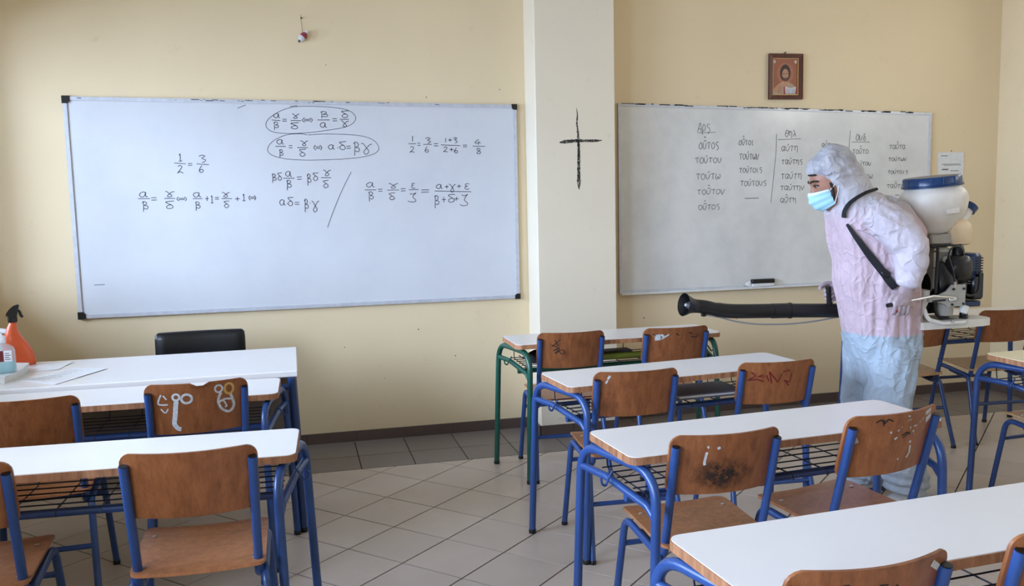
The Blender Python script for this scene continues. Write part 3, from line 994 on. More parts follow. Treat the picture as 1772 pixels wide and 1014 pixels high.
def make_chair(wood, seatwood, paint):
    root = empty('school_chair')
    zs = [BZ0, BZ0 + .004, BZ0 + .012, BZ0 + .024] + [BZ0 + .024 + (BZ1 - BZ0 - .06) * k / 5 for k in range(1, 6)] + [BZ1 - .024, BZ1 - .014, BZ1 - .006, BZ1 - .001]
    rows = []
    for z in zs:
        w = corner_w(z, BZ0 - .001, BZ1, .036)
        rows.append([(back_pt((-1 + 2 * j / 14) * w, z), Vector((0, 1, 0))) for j in range(15)])
    add('backrest', sheet(rows, .0095), wood, root, smooth=50)
    ys = [-.172, -.168, -.158, -.14, -.09, -.03, .03, .09, .13, .155, .178, .192, .198]
    rows = []
    for y in ys:
        d = min(y + .1725, .1985 - y)
        w = .19 if d > .03 else .19 - (.03 - math.sqrt(max(0, .0009 - (.03 - d) ** 2)))
        z = .440 + (y + .17) * .055 - max(0, y - .12) ** 2 * 1.9
        rows.append([(Vector((-w + 2 * w * j / 8, y, z - .006 * (1 - (1 - j / 4) ** 2))), Vector((0, 0, 1))) for j in range(9)])
    seat = add('seat', sheet(rows, .0095), seatwood, root, smooth=50)
    for x in (-.155, .155):
        for y in (-.12, .10):
            add('screw', MB().lathe([(.0075, 0), (.0075, .0014), (.004, .0024)], 8, Matrix.Translation((x, y,   .4485 + (y + .17) * .055))), 'steel', seat)
    R = .0130
    for s in (-1, 1):
        P = fillet([(s * .208, .236, .012), (s * .186, .165, .430), (s * .186, -.128, .404), (s * .208, -.246, .012)], [.055, .05], 6)
        a, b = P[:8], P[7:]
        rail_end = 8
        for part, foot in ((P[:8], (s * .208, .236)), (P[8:], (s * .208, -.246))):
            lg = add('leg', MB().tube(part, R, 10), paint, root)
            add('foot_cap', MB().lathe([(.014, 0), (.0148, .003), (.0148, .014), (.0132, .018)], 10, Matrix.Translation((foot[0], foot[1], 0))), 'black', lg)
        add('seat_rail', MB().tube([P[7], P[8]], R, 10), paint, root)
        Q = fillet([(s * .1725, -.225, .785), (s * .168, -.118, .385), (s * .168, .07, .408)], [.055], 7)
        po = add('back_post', MB().tube(Q, .0138, 10), paint, root)
        d = (Q[0] - Q[1]).normalized()
        add('plug', MB().tube([Q[0] - d * .004, Q[0] + d * .0025], .0118, 10), 'black', po)
    add('stretcher', MB().tube([(-.193, .183, .330), (.193, .183, .330)], .0105, 8), paint, root)
    add('stretcher', MB().tube([(-.196, -.176, .235), (.196, -.176, .235)], .0105, 8), paint, root)
    return root

chair0 = make_chair('ply', 'ply_seat_lit', 'blue')
chair1 = make_chair('ply', 'ply_pale', 'navy')
G_R, G_L, G_F = 'chairs of the right hand row', 'chairs of the left hand row', 'chairs by the right wall'
CH = [  # x, y, degrees, scale, proto, label, group
    ('G1', 1.470, -0.968, -3.5, 1.009, 0, 'plywood chair with a black scribble, at the green legged desk', G_R),
    ('G2', 2.034, -1.060, -0.8, 1.018, 0, 'plywood chair with a white paint blotch, at the green legged desk', G_R),
    ('A1', 1.409, -2.088, -2.4, 1.009, 0, 'plywood chair with plain back, left chair at the second desk of the right row', G_R),
    ('A2', 2.103, -2.035, -2.1, 0.990, 0, 'plywood chair with a red lettered tag on its back', G_R),
    ('B1', 1.296, -3.120, 1.1, 1.013, 0, 'plywood chair with a dark smudged stain low on its back', G_R),
    ('B2', 1.816, -3.168, 11.4, 1.056, 0, 'plywood chair with many white paint flecks on its back', G_R),
    ('C1', 1.088, -4.148, 3.0, 1.03, 0, 'plywood chair with black lettering, cut by the lower frame edge', G_R),
    ('C2', 1.657, -4.095, 3.0, 1.02, 0, 'plywood chair at the lower right corner of the frame', G_R),
    ('L1b', -0.418, -1.901, 5.7, 1.060, 0, 'plywood chair with white and yellow chalk drawings and a notched top', G_L),
    ('L1a', -1.020, -1.985, 3.0, 1.05, 0, 'plain plywood chair at left, backed by the white teacher desk', G_L),
    ('L2b', -0.323, -2.908, -0.3, 1.049, 0, 'clean plywood chair nearest the camera at lower left', G_L),
    ('L2a', -1.010, -2.870, 1.0, 1.045, 0, 'plywood chair cut off by the left frame edge', G_L),
    ('R1', 3.606, -1.052, 0.0, 1.0, 1, 'plywood chair just behind the person in the white coverall', G_F),
    ('R2', 4.201, -1.057, -4.0, 1.0, 1, 'plywood chair under the sprayer tray near the far corner', G_F),
    ('R3', 3.56, -2.36, 3.0, 1.0, 1, 'plywood chair pushed under the cream topped desk', G_F),
]
CHAIR = {}
used = set()
protos = (chair0, chair1)
for key, x, y, deg, sc, pr, lab, grp in CH:
    o = protos[pr] if pr not in used else copy_tree(protos[pr])
    used.add(pr)
    o.location = (x, y, 0)
    o.rotation_euler = (0, 0, math.radians(deg))
    o.scale = (sc,) * 3
    tag(o, lab, 'chair', grp)
    CHAIR[key] = o

# one backrest has a small notch broken out of its top edge
_nb = [c for c in CHAIR['L1b'].children if c.name.startswith('backrest')][0]
_nb.data = _nb.data.copy()
for v in _nb.data.vertices:
    if v.co.z > BZ1 - .012 and abs(v.co.x - .013) < .016:
        v.co.z -= .012
# marks on the backrests: strokes laid on the rear face (s across -1..1, h up 0..1)
def back_of(key):
    return [c for c in CHAIR[key].children if c.name.startswith('backrest')][0]
def marks(key, strokes, mat, name='graffiti', w=0.006, sp=True, label=None):
    m = MB()
    def pl(u, v):
        s = u / BWD
        return back_pt(s, BZ0 + v, 0.0007)
    for st in strokes:
        ww = w
        if isinstance(st, tuple):
            st, ww = st
        pts = [(s * BWD, h * (BZ1 - BZ0)) for s, h in st]
        pts = spline(pts, 5) if (sp and len(pts) > 2) else pts
        # subdivide so the stroke follows the curve
        q = []
        for a, b in zip(pts[:-1], pts[1:]):
            a, b = Vector(a), Vector(b)
            k = max(1, int((b - a).length / .012))
            q += [a.lerp(b, i / k) for i in range(k)]
        q.append(Vector(pts[-1]))
        ribbon(m, q, ww, pl)
    o = add(name, m, mat, back_of(key), smooth=None)
    if label: o['label'] = label
    return o
M['red_ink'] = plain('red_marker', (120, 22, 26), 0.6, var=0.2)
M['chalk'] = plain('white_correction_paint', (206, 208, 206), 0.8, var=0.2, scale=90)
M['chalk_y'] = plain('yellow_paint', (206, 160, 84), 0.8, var=0.1)
M['ink_black'] = plain('black_marker', (24, 22, 22), 0.6, var=0.1)
M['smudge'] = plain('dark_smudge', (70, 46, 32), 0.7, var=0.2)
marks('A2', [[(-.72, .78), (-.60, .68), (-.78, .58), (-.55, .60), (-.40, .55)], [(-.56, .66), (-.42, .72), (-.50, .66), (-.40, .66)], [(-.36, .70), (-.28, .55)], [(-.30, .78), (-.20, .50)], [(-.30, .78), (-.05, .52)], [(-.05, .52), (.02, .72)], [(.05, .76), (.18, .80), (.24, .76)], [(.30, .72), (.27, .50), (.10, .56)], [(.12, .56), (.26, .42)]], 'red_ink', w=.0062, sp=False, label='red hand lettered tag')
marks('G1', [[(-.52, .80), (-.40, .62)], [(-.35, .82), (-.58, .62)], [(-.60, .66), (-.42, .58), (-.55, .50), (-.36, .56), (-.50, .42), (-.30, .52), (-.22, .44), (-.30, .40), (-.40, .50)]], 'ink_black', w=.0045, label='black scribble')
marks('G2', [([(-.62, .82), (-.60, .66)], .03), ([(-.52, .82), (-.44, .76)], .012), ([(-.50, .70), (-.30, .82)], .008)], 'chalk', 'paint_blotch', sp=False, label='white paint blotch')
marks('G2', [[(-.75, .84), (-.66, .78)], [(-.1, .84), (.0, .78)], [(.3, .84), (.45, .80)], [(.40, .72), (.58, .70), (.62, .76)]], 'ink_black', 'pen_marks', w=.005)
marks('A1', [([(-.70, .84), (-.66, .92)], .009), ([(-.74, .74), (-.70, .82)], .007)], 'chalk', 'paint_flecks', sp=False)
marks('B1', [([(-.42, .72), (-.44, .56), (-.43, .50)], .008), ([(-.24, .80), (-.22, .76)], .010), ([(-.42, .82), (-.40, .78)], .006)], 'chalk', 'paint_flecks', label='white paint flecks')
def smudge_mat():
    t = NT('dark_rubbed_stain')
    tr = t.n('ShaderNodeBsdfTransparent')
    mx = t.n('ShaderNodeMixShader')
    tc = t.n('ShaderNodeTexCoord')
    mp = t.n('ShaderNodeMapping')
    mp.inputs['Location'].default_value = (-1, 0, -1)
    mp.inputs['Scale'].default_value = (2, 0, 2)
    t.l(tc.outputs['Generated'], mp.inputs['Vector'])
    gr = t.n('ShaderNodeTexGradient', gradient_type='SPHERICAL')
    t.l(mp.outputs[0], gr.inputs['Vector'])
    f = t.ramp(t.noise(38.0, 6, 0.75), [(0.38, (0, 0, 0, 1)), (0.68, (.9, .9, .9, 1))])
    ml = t.n('ShaderNodeMath', operation='MULTIPLY')
    t.l(gr.outputs['Fac'], ml.inputs[0])
    t.l(f, ml.inputs[1])
    m2 = t.n('ShaderNodeMath', operation='MULTIPLY', use_clamp=True)
    m2.inputs[1].default_value = 2.2
    t.l(ml.outputs[0], m2.inputs[0])
    t.set(srgb(40, 28, 22), .7)
    t.l(m2.outputs[0], mx.inputs[0])
    t.l(tr.outputs[0], mx.inputs[1])
    t.l(t.b.outputs[0], mx.inputs[2])
    t.l(mx.outputs[0], t.out.inputs['Surface'])
    return t.m
M['stain'] = smudge_mat()
sm_ = MB()
_n = 16
sm_.add([back_pt(-.75 + 1.3 * j / _n, BZ0 + .004 + .125 * i / _n, .0006) for i in range(_n + 1) for j in range(_n + 1)],
        [(i * (_n + 1) + j, i * (_n + 1) + j + 1, (i + 1) * (_n + 1) + j + 1, (i + 1) * (_n + 1) + j) for i in range(_n) for j in range(_n)])
tag(add('rubbed_stain', sm_, 'stain', back_of('B1')), 'dark rubbed stain')
random.seed(5)
fl = []
for k in range(26):
    s, h = random.gauss(.25, .32), random.gauss(.74, .14)
    if -.8 < s < .85 and .3 < h < .93:
        fl.append(([(s, h), (s + random.uniform(-.06, .08), h + random.uniform(-.01, .03))], random.uniform(.003, .008)))
fl += [([(.62, .78), (.78, .84)], .022), ([(.55, .90), (.72, .95)], .016), ([(.30, .42), (.33, .30), (.28, .22)], .009), ([(-.86, .58), (-.78, .62)], .018), ([(.05, .22), (.08, .24)], .006)]
marks('B2', fl, 'chalk', 'paint_flecks', sp=False, label='scattered white paint flecks')
marks('B2', [[(-.55, .88), (-.46, .92), (-.40, .86), (-.34, .92), (-.24, .88)], [(-.42, .92), (-.40, .82)], [(.02, .62), (.12, .66), (.22, .62)], [(.05, .58), (.2, .66)]], 'ink_black', 'pen_marks', w=.0045)
marks('C1', [[(-.55, .62), (-.53, .82), (-.40, .84), (-.36, .66)], [(-.28, .66), (-.20, .80), (-.12, .68)], [(-.05, .80), (.06, .80), (-.02, .74), (.06, .68), (-.05, .68)], [(.18, .78), (.2, .66)]], 'ink_black', w=.005, sp=False, label='black marker lettering')
marks('C1', [([(.68, .90), (.84, .80)], .014)], 'chalk', 'paint_fleck', sp=False)
circ = lambda cx, cy, rx, ry, a0=0, a1=2 * PI, n=14: [(cx + rx * math.cos(a0 + (a1 - a0) * k / n), cy + ry * math.sin(a0 + (a1 - a0) * k / n)) for k in range(n + 1)]
marks('L1b', [(circ(-.20, .70, .10, .085), .009), (circ(-.40, .74, .065, .06), .008), ([(-.40, .66), (-.42, .52), (-.44, .36), (-.46, .22), (-.40, .12), (-.34, .10)], .017)], 'chalk', label='white chalk drawing of two rings on a long stroke')
marks('L1b', [([(-.68, .80), (-.74, .62), (-.56, .60)], .006), ([(-.64, .78), (-.58, .70)], .005), ([(-.70, .52), (-.62, .44), (-.56, .52)], .005)], 'chalk', label='small white chalk strokes')
marks('L1b', [(circ(.42, .84, .07, .07), .007), ([(.46, .76), (.40, .60), (.46, .44), (.60, .36), (.70, .46), (.68, .60), (.64, .72)], .010), ([(.42, .58), (.55, .62), (.68, .60)], .008), ([(.50, .60), (.56, .48), (.52, .46)], .006)], 'chalk', label='white chalk drawing of a looped shape')
marks('L1b', [(circ(.62, .82, .085, .10), .009)], 'chalk_y', label='yellow ring')

# things lying in the racks
nb = empty('folder', (1.83, -2.02, .636), math.radians(4), label='grey folder lying in the wire rack of the second right desk', cat='folder')
M['grey_card'] = plain('grey_card', (96, 96, 110), 0.5)
add('cover', MB().bbox(-.17, .17, -.11, .11, .0, .006, .001), 'grey_card', nb, smooth=None)
add('sheets', MB().box(-.165, .165, -.105, .105, .0065, .016), 'white_paint', nb, smooth=None)
add('cover', MB().bbox(-.17, .17, -.11, .11, .0165, .022, .001), 'grey_card', nb, smooth=None)
M['lime'] = plain('lime_plastic', (122, 140, 50), 0.4)
M['grey_dark'] = plain('dark_grey_plastic', (78, 80, 80), 0.5)
pc = empty('pencil_case', (1.79, -1.06, .652), math.radians(4), label='lime green pencil case in the rack of the green legged desk', cat='pencil case')
add('case', MB().tube([(-.13, 0, 0), (-.12, 0, 0), (.12, 0, 0), (.13, 0, 0)], [.008, .018, .018, .010], 12), 'lime', pc)
add('end_cap', MB().tube([(.131, 0, 0), (.142, 0, 0)], .0172, 12), 'black', pc)
gb = empty('grey_box', (1.78, -0.985, .6355), math.radians(2), label='flat grey box behind the lime pencil case', cat='box')
add('box_body', MB().bbox(-.09, .09, -.045, .045, .0, .03, .004), 'grey_dark', gb)
add('box_lid', MB().bbox(-.092, .092, -.047, .047, .0305, .040, .003), 'grey_dark', gb)
bp = empty('black_pouch', (1.30, -1.04, .636), 0.2, label='crumpled black pouch at the left end of the green desk rack', cat='pouch')
m = MB().lathe([(.02, 0), (.052, .008), (.058, .035), (.045, .062), (.015, .075)], 14, None, 1.0, .8)
for i, v in enumerate(m.v):
    m.v[i] = tuple(Vector(v) + Vector((noise.noise(Vector(v) * 30), noise.noise(Vector(v) * 30 + Vector((9, 0, 0))), 0)) * .012)
add('cloth_body', m, 'black_matt', bp)
add('drawstring', MB().tube(spline([(-.05, -.01, .05), (-.09, -.02, .04), (-.11, 0, .055)], 4), .003, 6), 'black', bp)

# ------------------------------------------------------------------ teacher's desk and what stands on it
TZ = 0.780
td = empty('teacher_desk', (-0.75, -1.215, 0), 0.0, label='long white teacher desk below the left whiteboard', cat='desk')
add('table_top', MB().bbox(-.75, .75, -.352, .352, TZ - .030, TZ, .004), 'lam', td, smooth=None)
for sx in (-1, 1):
    for sy in (-1, 1):
        x, y = sx * .742, (-.352 if sy < 0 else .225)
        lg = add('leg', MB().tube([(sx * .720, y, TZ - .032), (x, y, .012)], .019, 12), 'navy', td)
        add('foot_cap', MB().lathe([(.019, 0), (.0205, .004), (.0205, .02), (.0188, .024)], 12, Matrix.Translation((x, y, 0))), 'black', lg)
    add('end_rail', MB().tube([(sx * .722, -.345, TZ - .075), (sx * .722, .225, TZ - .075)], .015, 10), 'navy', td)
add('front_rail', MB().tube([(-.72, -.345, TZ - .075), (.72, -.345, TZ - .075)], .014, 10), 'navy', td)
M['panel_grey'] = plain('grey_brown_panel', (112, 104, 96), 0.6)
add('modesty_panel', MB().bbox(-.715, .70, .20, .216, .34, TZ - .034, .002), 'panel_grey', td, smooth=None)

M['leather'] = plain('black_leatherette', (15, 15, 17), 0.32, var=0.1, bump=0.05, scale=120)
oc = empty('office_chair', (-.53, -.62, 0), 0.0, label='black padded chair behind the teacher desk', cat='chair')
prof = []
rows = []
for i, z in enumerate([.50, .505, .52, .55, .65, .75, .80, .825, .836, .840]):
    t = min(z - .498, .842 - z)
    w = .245 - (.03 - math.sqrt(max(0, .0009 - max(0, .03 - t) ** 2)) if t < .03 else 0)
    d = .03 if t > .02 else .012 + .9 * t
    ring = []
    for k in range(28):
        a = 2 * PI * k / 28
        c, s_ = math.cos(a), math.sin(a)
        q = (abs(c) ** 6 + abs(s_) ** 6) ** (-1 / 6)
        ring.append(Vector((w * c * q, .16 + (z - .5) * .05 + d * s_ * q + .02 * (c * q) ** 2 * -1, z)))
    rows.append(ring)
add('backrest', MB().loft(rows), 'leather', oc, smooth=60)
add('seat', MB().bbox(-.235, .235, -.24, .20, .425, .490, .02), 'leather', oc)
for sx in (-1, 1):
    add('leg', MB().tube([(sx * .21, -.20, .43), (sx * .225, -.23, .01)], .0125, 10), 'black', oc)
    add('leg', MB().tube(fillet([(sx * .225, .26, .01), (sx * .21, .19, .44), (sx * .20, .215, .70)], .06), .0125, 10), 'black', oc)

# orange spray bottle
M['orange'] = plain('orange_plastic', (226, 92, 42), 0.35, var=0.04)
sb = empty('spray_bottle', (-1.358, -.925, TZ), .15, label='orange spray bottle with black trigger head on the teacher desk', cat='spray bottle')
# flask is lopsided: back straight, front swells out towards the foot
fr = []
for z, xl, xr in ((0, -.075, .072), (.006, -.082, .080), (.03, -.082, .078), (.07, -.078, .068), (.11, -.068, .048), (.145, -.058, .024), (.17, -.050, .010), (.19, -.042, .006), (.212, -.030, .004), (.218, -.026, .002)):
    fr.append([Vector(((xl + xr) / 2 + (xr - xl) / 2 * math.cos(2 * PI * k / 20), min((xr - xl) / 2, .042) * math.sin(2 * PI * k / 20), z)) for k in range(20)])
add('flask', MB().loft(fr), 'orange', sb, smooth=50)
add('collar', MB().lathe([(.020, .218), (.022, .222), (.022, .245), (.017, .250)], 14, Matrix.Translation((-.012, 0, 0))), 'black', sb)
hd = MB().prism([(-.040, .250), (.010, .250), (.014, .272), (.022, .300), (.016, .306), (-.004, .300), (-.022, .285), (-.036, .266)], -.014, .014, Matrix(((1, 0, 0, 0), (0, 0, 1, 0), (0, 1, 0, 0), (0, 0, 0, 1))))
add('spray_head', hd, 'black', sb)
add('trigger', MB().tube(spline([(.010, 0, .280), (.022, 0, .268), (.026, 0, .252), (.034, 0, .240)], 4), [.007] * 12 + [.005], 8), 'black', sb)

# grey white box under the sanitizer
pk = empty('shallow_box', (-1.42, -1.23, TZ), 0.06, label='low off-white box under the hand sanitizer bottle', cat='box')
add('box_body', MB().prism([(-.15, -.20), (.12, -.20), (.155, -.10), (.155, .14), (.10, .17), (-.15, .17)], 0, .024), 'white_paint', pk, smooth=None)
add('box_lid', MB().prism([(-.152, -.203), (.123, -.203), (.158, -.10), (.158, .142), (.10, .173), (-.152, .173)], .0245, .033), 'white_paint', pk, smooth=None)

# sanitizer bottle
def clear_plastic(name, col, tr):
    t = NT(name)
    a = t.n('ShaderNodeBsdfTransparent')
    a.inputs[0].default_value = col
    mx = t.n('ShaderNodeMixShader')
    mx.inputs[0].default_value = 1 - tr
    t.set(col, 0.15)
    t.l(a.outputs[0], mx.inputs[1])
    t.l(t.b.outputs[0], mx.inputs[2])
    t.l(mx.outputs[0], t.out.inputs['Surface'])
    return t.m
M['clear'] = clear_plastic('clear_plastic', (0.86, 0.90, 0.92, 1), 0.72)
M['aqua'] = clear_plastic('aqua_gel', (0.42, 0.80, 0.82, 1), 0.45)
M['pump'] = plain('white_pump_plastic', (236, 236, 238), 0.35)
hs = empty('sanitizer_bottle', (-1.318, -1.318, TZ + .0332), 0.1, label='clear pump bottle of aqua hand sanitizer on the teacher desk', cat='bottle')
add('flask', MB().lathe([(.050, .0), (.054, .004), (.054, .10), (.046, .118), (.022, .134), (.016, .140)], 20, None, 1.0, .62, 3), 'clear', hs)
add('gel', MB().lathe([(.048, .003), (.0515, .006), (.0515, .050), (.0505, .051)], 20, None, 1.0, .60, 3), 'aqua', hs)
add('paper_label', MB().box(.012, .045, -.0348, -.0342, .055, .105), 'pump', hs, smooth=None)
lb = MB()
for k in range(4):
    lb.box(.016, .040 - .006 * (k % 2), -.0353, -.0349, .064 + k * .009, .067 + k * .009)
add('label_print', lb, 'ink_black', hs, smooth=None)
add('red_band', MB().box(-.012, .010, -.0348, -.0342, .055, .105), 'red_ink', hs, smooth=None)
add('dip_tube', MB().tube([(.0, 0, .006), (-.004, 0, .14)], .005, 8), 'pump', hs)
add('pump_collar', MB().lathe([(.018, .138), (.020, .142), (.020, .166), (.012, .172)], 14), 'pump', hs)
add('pump_head', MB().tube([(0, 0, .170), (0, 0, .182)], .007, 8).tube(spline([(.022, 0, .190), (-.005, 0, .196), (-.03, 0, .192), (-.045, 0, .178)], 4), [.011] * 8 + [.008] * 4 + [.006], 10), 'pump', hs)

def paper(name, pts, z, label, lines=True):
    c = Vector((sum(p[0] for p in pts) / 4, sum(p[1] for p in pts) / 4))
    o = empty(name, (c.x, c.y, z), label=label, cat='paper')
    q = [(p[0] - c.x, p[1] - c.y) for p in pts]
    m = MB()
    n = 6
    rows = []
    for i in range(n + 1):
        a = Vector(q[0]).lerp(Vector(q[3]), i / n)
        b = Vector(q[1]).lerp(Vector(q[2]), i / n)
        rows.append([(Vector((*a.lerp(b, j / n), .0006 + .010 * max(0, j / n - .55) ** 2 * (1 if i > 2 else .4))), Vector((0, 0, 1))) for j in range(n + 1)])
    add('sheet', sheet(rows, .0012), 'pump', o, smooth=60)
    if lines:
        lm = MB()
        for i in range(1, 9):
            a = Vector(q[0]).lerp(Vector(q[3]), i / 10 + .02)
            b = Vector(q[1]).lerp(Vector(q[2]), i / 10 + .02)
            d = (b - a)
            ribbon(lm, [a + d * .12, a + d * (.5 + .02 * (i % 3))], .003, lambda u, v: (u, v, .0026))
        add('printed_lines', lm, 'ink_faint', o, smooth=None)
    return o
paper('paper_sheet', [(-1.235, -1.375), (-1.052, -1.535), (-.895, -1.205), (-1.06, -1.115)], TZ, 'printed paper sheet lying loose on the teacher desk')
paper('paper_sheet', [(-1.26, -1.16), (-1.13, -1.14), (-1.10, -.93), (-1.26, -.95)], TZ, 'blank paper sheet between the spray bottle and the printed sheet', False)

# ------------------------------------------------------------------ on the walls
ic = empty('framed_icon', (3.407, 0, 2.345), 0.0, label='small brown framed icon of a robed figure holding a book', cat='picture')
IW, IH = .129, .156
M['frame_wood'] = plywood('dark_frame_wood', (104, 58, 42), (72, 38, 28), 0.4, 0.4)
M['gilt'] = plain('gilt_slip', (176, 140, 84), 0.35, 0.4)
o, i_ = [(-IW, -IH), (IW, -IH), (IW, IH), (-IW, IH)], [(-IW + .03, -IH + .03), (IW - .03, -IH + .03), (IW - .03, IH - .03), (-IW + .03, IH - .03)]
for k in range(4):
    a, b, c, d = o[k], o[(k + 1) % 4], i_[(k + 1) % 4], i_[k]
    m = MB().add([(a[0], -.004, a[1]), (b[0], -.004, b[1]), (c[0], -.004, c[1]), (d[0], -.004, d[1]), (a[0], -.026, a[1]), (b[0], -.026, b[1]), (c[0], -.016, c[1]), (d[0], -.016, d[1])],
                 [(0, 1, 2, 3), (4, 7, 6, 5), (0, 4, 5, 1), (1, 5, 6, 2), (2, 6, 7, 3), (3, 7, 4, 0)])
    add('frame_rail', m, 'frame_wood', ic, smooth=None)
    e = 0.005
    j = [(p[0] * (1 - e / abs(p[0])), p[1] * (1 - e / abs(p[1]))) for p in i_]
    m = MB()
    xz(m, [d, c, j[(k + 1) % 4], j[k]], -.006, -.0145)
    add('gilt_slip', m, 'gilt', ic, smooth=None)
def icon_part(name, rgb, poly, y, lab=None):
    m = MB()
    xz(m, poly, y + .0008, y)
    return add(name, m, plain('icon_' + name, rgb, .5, var=.1, scale=80), ic, smooth=None)
ell = lambda cx, cz, rx, rz, n=22: [(cx + rx * math.cos(2 * PI * k / n), cz + rz * math.sin(2 * PI * k / n)) for k in range(n)]
icon_part('background', (158, 92, 64), i_, -.0070)
icon_part('halo', (170, 106, 74), ell(0, .022, .066, .072, 28), -.0080)
icon_part('robe', (176, 150, 124), [(-.092, -.122), (.092, -.122), (.092, -.078), (.055, -.05), (.022, -.036), (-.025, -.036), (-.06, -.056), (-.092, -.086)], -.0082)
icon_part('sleeve', (196, 132, 84), [(-.092, -.086), (-.06, -.056), (-.045, -.05), (-.055, -.075), (-.09, -.10)], -.0090)
icon_part('neck', (196, 140, 104), ell(-.004, -.046, .022, .024), -.0088)
icon_part('hair', (58, 34, 26), ell(0, .026, .040, .058), -.0092)
icon_part('face', (186, 136, 104), ell(0, .014, .025, .040), -.0100)
icon_part('beard', (96, 58, 42), [(-.024, .0), (-.018, -.022), (0, -.034), (.018, -.022), (.024, .0), (.010, -.008), (-.010, -.008)], -.0106)
icon_part('brow', (84, 50, 38), [(-.019, .022), (-.005, .024), (-.005, .020), (-.019, .017)], -.0106)
icon_part('brow', (84, 50, 38), [(.019, .022), (.005, .024), (.005, .020), (.019, .017)], -.0106)
icon_part('hand', (190, 126, 94), [(-.052, -.108), (-.038, -.112), (-.028, -.085), (-.034, -.062), (-.042, -.058), (-.046, -.08), (-.056, -.09)], -.0106)
icon_part('book', (206, 204, 206), [(.002, -.116), (.078, -.116), (.084, -.068), (.044, -.078), (-.002, -.068)], -.0104)
icon_part('book_cover', (158, 56, 48), [(-.010, -.120), (.002, -.120), (-.002, -.068), (-.010, -.068)], -.0105)
icon_part('book_cover', (158, 56, 48), [(.078, -.120), (.092, -.120), (.092, -.068), (.084, -.068)], -.0105)
for k in range(4):
    z = -.082 - k * .009
    icon_part('book_line', (80, 76, 84), [(.006, z), (.038, z - .006), (.038, z - .008), (.006, z - .002)], -.0110)
    icon_part('book_line', (80, 76, 84), [(.046, z - .006), (.076, z), (.076, z - .002), (.046, z - .008)], -.0110)
icon_part('medallion', (196, 180, 172), ell(-.083, .103, .010, .012, 14), -.0082)
icon_part('medallion', (196, 180, 172), ell(.080, .103, .010, .012, 14), -.0082)
add('hanging_nail', MB().tube([(-.003, 0, IH + .008), (-.003, -.018, IH + .010)], .004, 8), 'black', ic)

nt = empty('notice_sheet', (4.775, 0, 1.70), 0.0, label='small printed notice pinned to the wall behind the sprayer tank', cat='notice')
add('sheet', MB().box(-.110, .110, -.004, -.001, -.15, .108), 'white_paint', nt, smooth=None)
lm = MB()
for k, (x0, x1, z, h) in enumerate(((-.085, -.03, .08, .005), (-.08, .08, .02, .003), (-.06, .085, .012, .003), (-.075, -.02, -.022, .009), (0, .07, -.03, .004), (-.08, .06, -.06, .003))):
    lm.box(x0, x1, -.0055, -.0042, z, z + h)
add('printed_lines', lm, 'ink_faint', nt, smooth=None)
add('pin', MB().lathe([(.003, 0), (.006, .003), (.003, .006)], 8, Matrix.Translation((.0, -.003, .118)) @ Matrix.Rotation(PI / 2, 4, 'X')), 'edge', nt)

orn = empty('hanging_ornament', (.124, 0, 2.565), 0.0, label='tiny red and white ornament hanging from a nail above the left whiteboard', cat='ornament')
M['orn_red'] = plain('ornament_red', (150, 44, 62), 0.4)
M['orn_white'] = plain('ornament_white', (214, 210, 212), 0.4)
M['string'] = plain('brown_string', (150, 118, 92), 0.8)
add('nail', MB().tube([(0, 0, .108), (0, -.020, .110)], .004, 8), 'black', orn)
add('string', MB().tube(spline([(-.003, -.016, .128), (-.004, -.016, .108), (.001, -.017, .06), (.003, -.017, .022)], 4), .0016, 6), 'string', orn)
RT = Matrix.Translation((.005, -.022, -.004)) @ Matrix.Rotation(.7, 4, 'Y')
add('bell', MB().lathe([(.004, -.030), (.016, -.028), (.021, -.014), (.020, 0.0)], 14, RT), 'orn_white', orn)
add('cap', MB().lathe([(.0205, -.002), (.022, .002), (.020, .014), (.012, .026), (.003, .030)], 14, RT), 'orn_red', orn)
add('bobble', MB().lathe([(.002, .024), (.009, .028), (.012, .036), (.009, .044), (.002, .047)], 10, RT), 'orn_white', orn)
add('clapper', MB().lathe([(.002, -.044), (.007, -.041), (.008, -.034), (.002, -.028)], 10, RT), 'grey_dark', orn)

# ------------------------------------------------------------------ person in a white coverall
def ring_h(cx, cy, cz, rx, ry, n=28, pw=2.2):
    out = []
    for k in range(n):
        a = 2 * PI * k / n
        c, s = math.cos(a), math.sin(a)
        q = (abs(c) ** pw + abs(s) ** pw) ** (-1 / pw)
        out.append(Vector((cx + rx * c * q, cy + ry * s * q, cz)))
    return out

def remeshed(name, mb, voxel, smooth_it, crease=None):
    """one continuous skin around the overlapping solids of mb"""
    me = mb.mesh(name)
    ob = bpy.data.objects.new(name + '_tmp', me)
    COL.objects.link(ob)
    r = ob.modifiers.new('r', 'REMESH')
    r.mode = 'VOXEL'
    r.voxel_size = voxel
    if smooth_it:
        s = ob.modifiers.new('s', 'SMOOTH')
        s.factor = 0.5
        s.iterations = smooth_it
    dg = bpy.context.evaluated_depsgraph_get()
    out = bpy.data.meshes.new_from_object(ob.evaluated_get(dg))
    bpy.data.objects.remove(ob, do_unlink=True)
    out.name = name
    if crease:
        norms = [v.normal.copy() for v in out.vertices]
        for v, n in zip(out.vertices, norms):
            v.co += n * crease(v.co, n)
    for p in out.polygons:
        p.use_smooth = True
    out.update()
    return out

